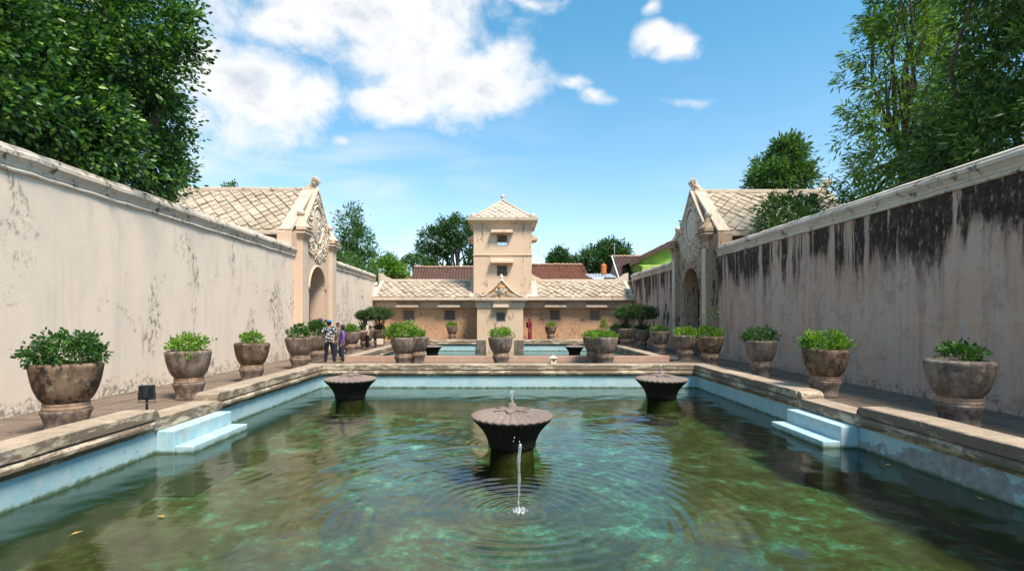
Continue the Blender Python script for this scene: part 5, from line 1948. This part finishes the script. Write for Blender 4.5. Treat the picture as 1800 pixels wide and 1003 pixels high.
tree('feathery_tree', 'tall feathery conical tree rising behind the right wall', (14.2, 18.2, -.06), None, 620, 30, .15, .25, 'leaf_feather', 41, .10, .24, False, droop=.18, out=.8,
     shape=feather_shape(14.2, 18.2, 3.4, 13.2, 3.5), group='trees behind the right wall', ntips=22, fork=.9)
tree('feathery_tree', 'slimmer feathery tree behind the taller conical one on the right', (17.4, 20.6, -.06), None, 380, 28, .17, .26, 'leaf_feather', 43, .09, .24, False, droop=.18, out=.8,
     shape=feather_shape(17.4, 20.6, 3.4, 11.6, 2.7), group='trees behind the right wall', ntips=16, fork=.9)
tree('dark_tree', 'dark dense tree at the top right edge above the stained wall', (14.6, 13.4, -.06), [(14.6, 13.4, 7.4, 2.5, 2.6, 3.0), (14.4, 12.8, 10.6, 2.7, 2.2, 1.5), (13.2, 14.0, 6.2, 1.6, 2.2, 1.6), (15.2, 15.6, 6.6, 2.2, 2.0, 2.2)],
     1000, 46, .24, .24, 'leaf_mid', 45, .17, .30, False, .45, .3, .7, group='trees behind the right wall')
tree('wall_shrub', 'bushy shrub between the right wall and the gateway roof', (11.1, 20.0, -.06), [(11.0, 20.0, 5.5, 1.0, 1.3, 1.0), (11.7, 21, 5.9, 1.1, 1.2, .9), (10.7, 18.9, 5.2, .6, .9, .6)], 210, 22, .15, .20, 'leaf_dark', 47, .06, .42, False, .6, .0, .6, cat='shrub',
     keep=lambda C: ~((C[:, 0] < 10.05) & (C[:, 2] < 5.0)))
tree('round_tree', 'bright green tree poking above the right gateway roof', (21.8, 40, -.06), [(21.2, 40, 12.6, 1.9, 1.9, 1.5), (22.2, 40, 14.2, 1.2, 1.2, 1.5), (22.6, 40, 12.6, 1.5, 1.5, 1.4)], 330, 40, .26, .34, 'leaf_mid', 49, .2, .4, False, .5, .1, .7)
tree('spreading_tree', 'broad dark tree with visible limbs left of the tower', (-5.9, 60, -.06), [(-7.4, 60, 10.6, 2.2, 2.4, 1.6), (-5.4, 60.5, 12.0, 2.4, 2.4, 1.5), (-3.8, 60, 10.8, 1.9, 2.2, 1.7), (-8.6, 59.5, 8.8, 1.5, 1.6, 1.1), (-6.4, 61, 11.0, 2.0, 2, 1.6), (-3.2, 60, 8.2, 1.4, 1.5, 1.0), (-7.6, 59, 7.2, 1.6, 1.6, .8)],
     430, 34, .30, .36, 'leaf_dark', 51, .36, .42, False, .5, .1, .7, ntips=30, fork=.5)
tree('conical_tree', 'small dark rounded tree just right of the tower', (7.8, 70, -.06), [(7.8, 70, 9.0, 1.8, 1.7, 1.2), (7.7, 70, 10.2, 1.0, 1.0, .9)], 200, 34, .26, .34, 'leaf_dark', 53, .18, .42)
tree('round_tree', 'wide dark tree behind the television aerial', (13.0, 66, -.06), [(12.2, 66, 9.2, 2.6, 2.4, 1.6), (14.6, 66, 9.6, 2.0, 2.2, 1.6), (13.8, 66, 10.6, 1.4, 1.4, 1.0), (10.8, 66, 8.2, 1.5, 1.5, 1.0), (16.2, 66, 8.4, 1.4, 1.4, 1.0)], 420, 36, .30, .36, 'leaf_dark', 55, .3, .42)
tree('slender_tree', 'slender leafy tree above the left wall beyond the gateway', (-13.0, 45, -.06), [(-13.5, 45, 9.8, 1.1, 1.1, 1.7), (-12.6, 45, 7.9, 1.4, 1.3, 1.6), (-13.2, 45, 8.6, 1.2, 1.2, 1.4), (-12.0, 45, 6.6, 1.2, 1.2, 1.0)], 330, 30, .22, .25, 'leaf_mid', 57, .12, .38, False, .6, .0, .6, ntips=24)
tree('light_shrub', 'light green shrub in front of the orange roof', (-9.9, 44, -.06), [(-10.2, 44, 5.7, 1.0, 1.1, 1.1), (-9.3, 44, 5.5, .9, 1.0, 1.0), (-9.8, 44, 6.4, .7, .8, .7)], 210, 26, .20, .26, 'leaf_light', 59, .08, .42, False, .5, .0, .7, cat='shrub')
tree('wall_shrub', 'mixed scrub along the top of the left wall by the banana plants', (-11.0, 34, -.06), [(-10.9, 33, 5.2, .8, 1.6, .9), (-11.0, 36.5, 5.3, .8, 2.0, .8), (-10.7, 39.5, 4.9, .8, 1.6, .7)], 260, 26, .18, .24, 'leaf_mid', 61, .06, .4, False, .6, .0, .7, cat='shrub')
tree('light_shrub', 'small green treetop peeping over the left gateway roof', (-17.6, 33, -.06), [(-17.6, 33, 9.7, .5, .6, .5)], 50, 22, .14, .2, 'leaf_mid', 63, .06, .42)


def banana(label, base, n, L, seed):
    root = thing('banana_plant', label, 'plant', base, 0, 'banana plants behind the left wall')
    rs = random.Random(seed)
    MB().tube([(0, 0, 0), (.05, 0, base_h * .5), (0, .05, base_h)], [.14, .12, .09], 8).build('stem', MT['bark_pale'], root)
    for k in range(n):
        a = 2 * math.pi * k / n + rs.uniform(-.3, .3)
        up = rs.uniform(.35, 1.15)
        ln = L * rs.uniform(.75, 1.15)
        vs, fs = [], []
        d = Vector((math.cos(a), math.sin(a), 0))
        sd_ = Vector((-math.sin(a), math.cos(a), 0))
        m = 10
        for i in range(m + 1):
            t = i / m
            c = d * ln * t * (.5 + .35 * (1 - up)) + Vector((0, 0, base_h + ln * (up * t - .55 * t * t)))
            w = .24 * L / 1.8 * math.sin(math.pi * min(1, .12 + .88 * t)) ** .6 * (1 if i % 2 else .8)
            vs += [c + sd_ * w + Vector((0, 0, .05)), c, c - sd_ * w + Vector((0, 0, .05))]
        for i in range(m):
            q = i * 3
            fs += [(q, q + 1, q + 4, q + 3), (q + 1, q + 2, q + 5, q + 4)]
        MB().add(vs, fs, True).build('leaf', MT['banana'], root)
    return root


base_h = 4.9
banana('banana plant with upright bright leaves next to the left gateway', (-10.9, 31.0, -.06), 8, 2.0, 3)
base_h = 4.4
banana('banana plant with drooping leaves farther along the left wall', (-10.8, 37.2, -.06), 8, 1.9, 8)


def palm(label, base, h, n, L, seed):
    root = thing('palm_tree', label, 'palm tree', base)
    rs = np.random.RandomState(seed)
    MB().tube([(0, 0, 0), (.1, 0, h * .5), (0, 0, h)], [.2, .15, .12], 8).build('trunk', MT['bark_pale'], root)
    for k in range(n):
        a = 2 * math.pi * k / n + rs.uniform(-.3, .3)
        up = rs.uniform(.2, .9)
        ts = np.linspace(.05, 1, 34)
        d = np.array([math.cos(a), math.sin(a), 0])
        sd_ = np.array([-math.sin(a), math.cos(a), 0])
        c = d[None] * (L * ts * .7)[:, None] + np.array([0, 0, 1.0])[None] * (h + L * (up * ts - 1.15 * ts ** 2))[:, None]
        P = np.repeat(c, 2, 0)
        A = np.tile(np.stack([sd_ + d * .5 + [0, 0, -.7], -sd_ + d * .5 + [0, 0, -.7]]), (34, 1))
        put('frond', leaf_mesh('frond', P, A, np.full(len(P), L * .36), .13, .2, False, k), MT['leaf_dark'], root)
    return root


palm('dark palm with hanging fronds left of the spreading tree', ((726 - 884) * 54 / F, 54, -.06), 8.3, 11, 2.3, 5)


# ================================================================== houses behind
def corr(parent, name, mat, p00, p10, p01, p11, cols, rows, amp=.05, th=.12):
    """pan-tiled slope: p00-p10 ridge, p01-p11 eave"""
    p00, p10, p01, p11 = map(Vector, (p00, p10, p01, p11))
    n = ((p10 - p00).cross(p01 - p00)).normalized()
    if n.z < 0:
        n = -n
    vs, fs = [], []
    nc, nr = cols * 4, rows * 2
    for j in range(nr + 1):
        r = j // 2 if j < nr else rows - 1
        v = (j + 1) // 2 / rows if j % 2 == 0 else ((j + 1) // 2) / rows - .012
        v = min(1, (j / 2) / rows if j % 2 == 0 else ((j + 1) / 2) / rows - .005)
        for i in range(nc + 1):
            u = i / nc
            a = p00.lerp(p10, u)
            c = p01.lerp(p11, u)
            h = amp * math.cos(2 * math.pi * i / 4) + (amp * .9 if j % 2 else 0) + random.gauss(0, .008)
            vs.append(a.lerp(c, v) + n * h)
    for j in range(nr):
        for i in range(nc):
            q = j * (nc + 1) + i
            fs.append((q, q + 1, q + nc + 2, q + nc + 1))
    o = MB().add(vs, fs).build(name, MT[mat], parent)
    return o


def roofed(label, x0, x1, yf, yr, ze, zr, mat, wall='housewall', hipl=0.0, hipr=0.0, ridge='ridge', cols=None, name='house'):
    cx, cyy = (x0 + x1) / 2, yr
    root = thing(name, label, 'house', (cx, cyy, -.06))
    h = (x1 - x0) / 2
    b = yr - yf
    MB().box(-h + .3 + hipl * .5, h - .3 - hipr * .5, -b + .4, b - .4, 0, ze).build('wall', MT[wall], root)
    if not (hipl and hipr):
        for s, hp in ((-1, hipl), (1, hipr)):
            if not hp:
                MB().poly([(s * (h - .35), -b + .4, ze - .02), (s * (h - .35), b - .4, ze - .02), (s * (h - .35), 0, zr - .25)], (s * .12, 0, 0)).build('gable', MT[wall], root)
    cols = cols or int((x1 - x0) / .28)
    corr(root, 'roof', mat, (-h + hipl, 0, zr), (h - hipr, 0, zr), (-h, -b, ze), (h, -b, ze), cols, 11)
    corr(root, 'roof', mat, (-h + hipl, 0, zr), (h - hipr, 0, zr), (-h, b, ze), (h, b, ze), cols // 2, 5)
    for s, hp in ((-1, hipl), (1, hipr)):
        if hp:
            corr(root, 'roof', mat, (s * (h - hp), -.05, zr), (s * (h - hp), .05, zr), (s * h, -b, ze), (s * h, b, ze), 14, 8)
    k = int((x1 - x0 - hipl - hipr) / .4)
    me = MB().tube([(-.21, 0, 0), (-.2, 0, .03), (.19, 0, .0), (.21, 0, .0)], [.10, .13, .11, .08], 7).mesh('ridge_tile')
    me.materials.append(MT[ridge])
    for i in range(k):
        put('ridge_tile', me, None, root, (-h + hipl + (i + .5) * (x1 - x0 - hipl - hipr) / k, random.gauss(0, .01), zr + .07 + random.gauss(0, .012)))
    return root


roofed('long house with brown pan-tiled roof left of the tower', -8.9, -.8, 47.5, 51.5, 4.2, 6.75, 'redtile')
roofed('house with reddish pan-tiled roof right of the tower', .9, 8.9, 47.5, 51.5, 4.2, 7.0, 'redtile2', hipr=.9)
roofed('house with an orange tiled roof behind the light green shrub', -12.6, -9.0, 50.5, 53.5, 4.8, 7.3, 'orangetile', hipr=1.7, hipl=1.7, ridge='orangetile')
h2 = roofed('dark-tiled house at the right behind the pavilion', 10.6, 14.6, 46.6, 50.0, 5.2, 7.65, 'darktile')
MB().tube([(-2.02, -3.45, 5.2), (-1.98, -.1, 7.7)], .07, 6).build('barge_board', MT['white'], h2)
MB().box(-2.0, 2.0, -3.5, -3.42, 5.0, 5.2).build('fascia', MT['pink'], h2)
# aerial
ae = thing('television_aerial', 'thin television aerial pole over the dark-tiled roof', 'aerial', ((1080 - 884) * 49 / F, 49.0, 6.6))
MB().lathe([(.03, 0), (.022, 2.2)], 8).build('pole', MT['zinc'], ae)
MB().tube([(-.4, 0, 2.05), (.25, 0, 2.12)], .018, 6).build('boom', MT['zinc'], ae)
for k in range(5):
    MB().tube([(-.36 + k * .13, -.25, 2.05 + k * .014), (-.36 + k * .13, .25, 2.05 + k * .014)], .012, 5).build('element', MT['zinc'], ae)
mast = thing('radio_mast', 'hair-thin radio mast above the slender tree on the left', 'mast', ((629 - 884) * 90 / F, 90, -.06))
MB().tube([(0, 0, 0), (0, 0, 15), (0, 0, 22.4)], [.12, .07, .03], 6).build('pole', MT['zinc'], mast)
for k in range(3):
    MB().tube([(-.4, 0, 20.4 + k * .7), (.4, 0, 20.4 + k * .7)], .03, 5).build('crossarm', MT['zinc'], mast)
# lime green gabled house
gh = thing('house', 'lime green gabled house with a dark sloping roof beyond the right wall', 'house', (18.9, 46, -.3))
GA = [(-6.9, 0), (6.9, 0), (6.9, 6.9), (0, 10.3), (-6.9, 6.9)]
MB().poly([(a, 0, z) for a, z in GA], (0, 7, 0)).build('wall', MT['green_paint'], gh)
for s in (-1, 1):
    r_ = corr(gh, 'roof', 'darktile', (0, -.7, 10.62), (0, 7.5, 10.62), (s * 7.6, -.7, 6.86), (s * 7.6, 7.5, 6.86), 26, 12)
    MB().poly([(0, -.78, 10.35), (0, -.78, 10.68), (s * 7.7, -.78, 6.87), (s * 7.7, -.78, 6.54)], (0, .1, 0)).build('barge_board', MT['darktile'], gh)
aw = MB().poly([(-6.9, -.05, 6.75), (-6.9, -1.9, 6.45), (-6.9, -1.9, 5.95), (-6.9, -.05, 6.05)], (4.2, 0, 0)).build('awning', MT['green_paint'], gh)
MB().box(-6.2, -4.4, -.03, -.004, 4.2, 5.9).build('window', MT['dark'], gh)  # flat panel, its dark colour stands in for the shade in an opening
MB().tube([(-2.9, .2, 8.9), (-2.9, .2, 10.7)], .05, 6).build('vent_pipe', MT['black'], gh)
MB().tube([(-3.05, .2, 10.7), (-2.75, .2, 10.7)], .06, 6).build('pipe_cap', MT['black'], gh)
# shed with an orange tank, and a white tank on the left
sh = thing('shed', 'low zinc-roofed shed behind the right pavilion wing', 'shed', (8.55, 45.3, -.06))
MB().box(-.95, 1.0, -1.2, 1.2, 0, 5.1).build('wall', MT['housewall'], sh)
corr(sh, 'roof', 'zinc', (-1.15, 1.4, 5.75), (1.2, 1.4, 5.75), (-1.15, -1.4, 5.2), (1.2, -1.4, 5.2), 10, 3, .03)


def tank(label, loc, r, h, mat):
    t = thing('water_tank', label, 'water tank', loc)
    MB().lathe([(r * .96, 0), (r, .03), (r, h * .3), (r * .97, h * .33), (r, h * .36), (r, h * .64), (r * .97, h * .67), (r, h * .7), (r, h * .9), (r * .8, h * .97), (r * .3, h)], 20).build('tank_body', MT[mat], t)
    MB().lathe([(r * .32, h - .01), (r * .34, h + .05), (r * .05, h + .07)], 14).build('lid', MT[mat], t)


tank('orange water tank on the shed roof beside the dark-tiled house', (8.85, 45.0, 5.5), .24, .9, 'orange_plastic')
st = thing('tank_stand', 'post stand carrying the white water tank', 'stand', (-8.7, 45, -.06))
for sx in (-1, 1):
    for sy in (-1, 1):
        MB().box(sx * .22 - .03, sx * .22 + .03, sy * .22 - .03, sy * .22 + .03, 0, 5.05).build('leg', MT['wood'], st)
MB().box(-.32, .32, -.32, .32, 5.051, 5.11).build('platform', MT['wood'], st)
tank('white water tank below the orange roof', (-8.7, 45, 5.06), .27, .68, 'white')
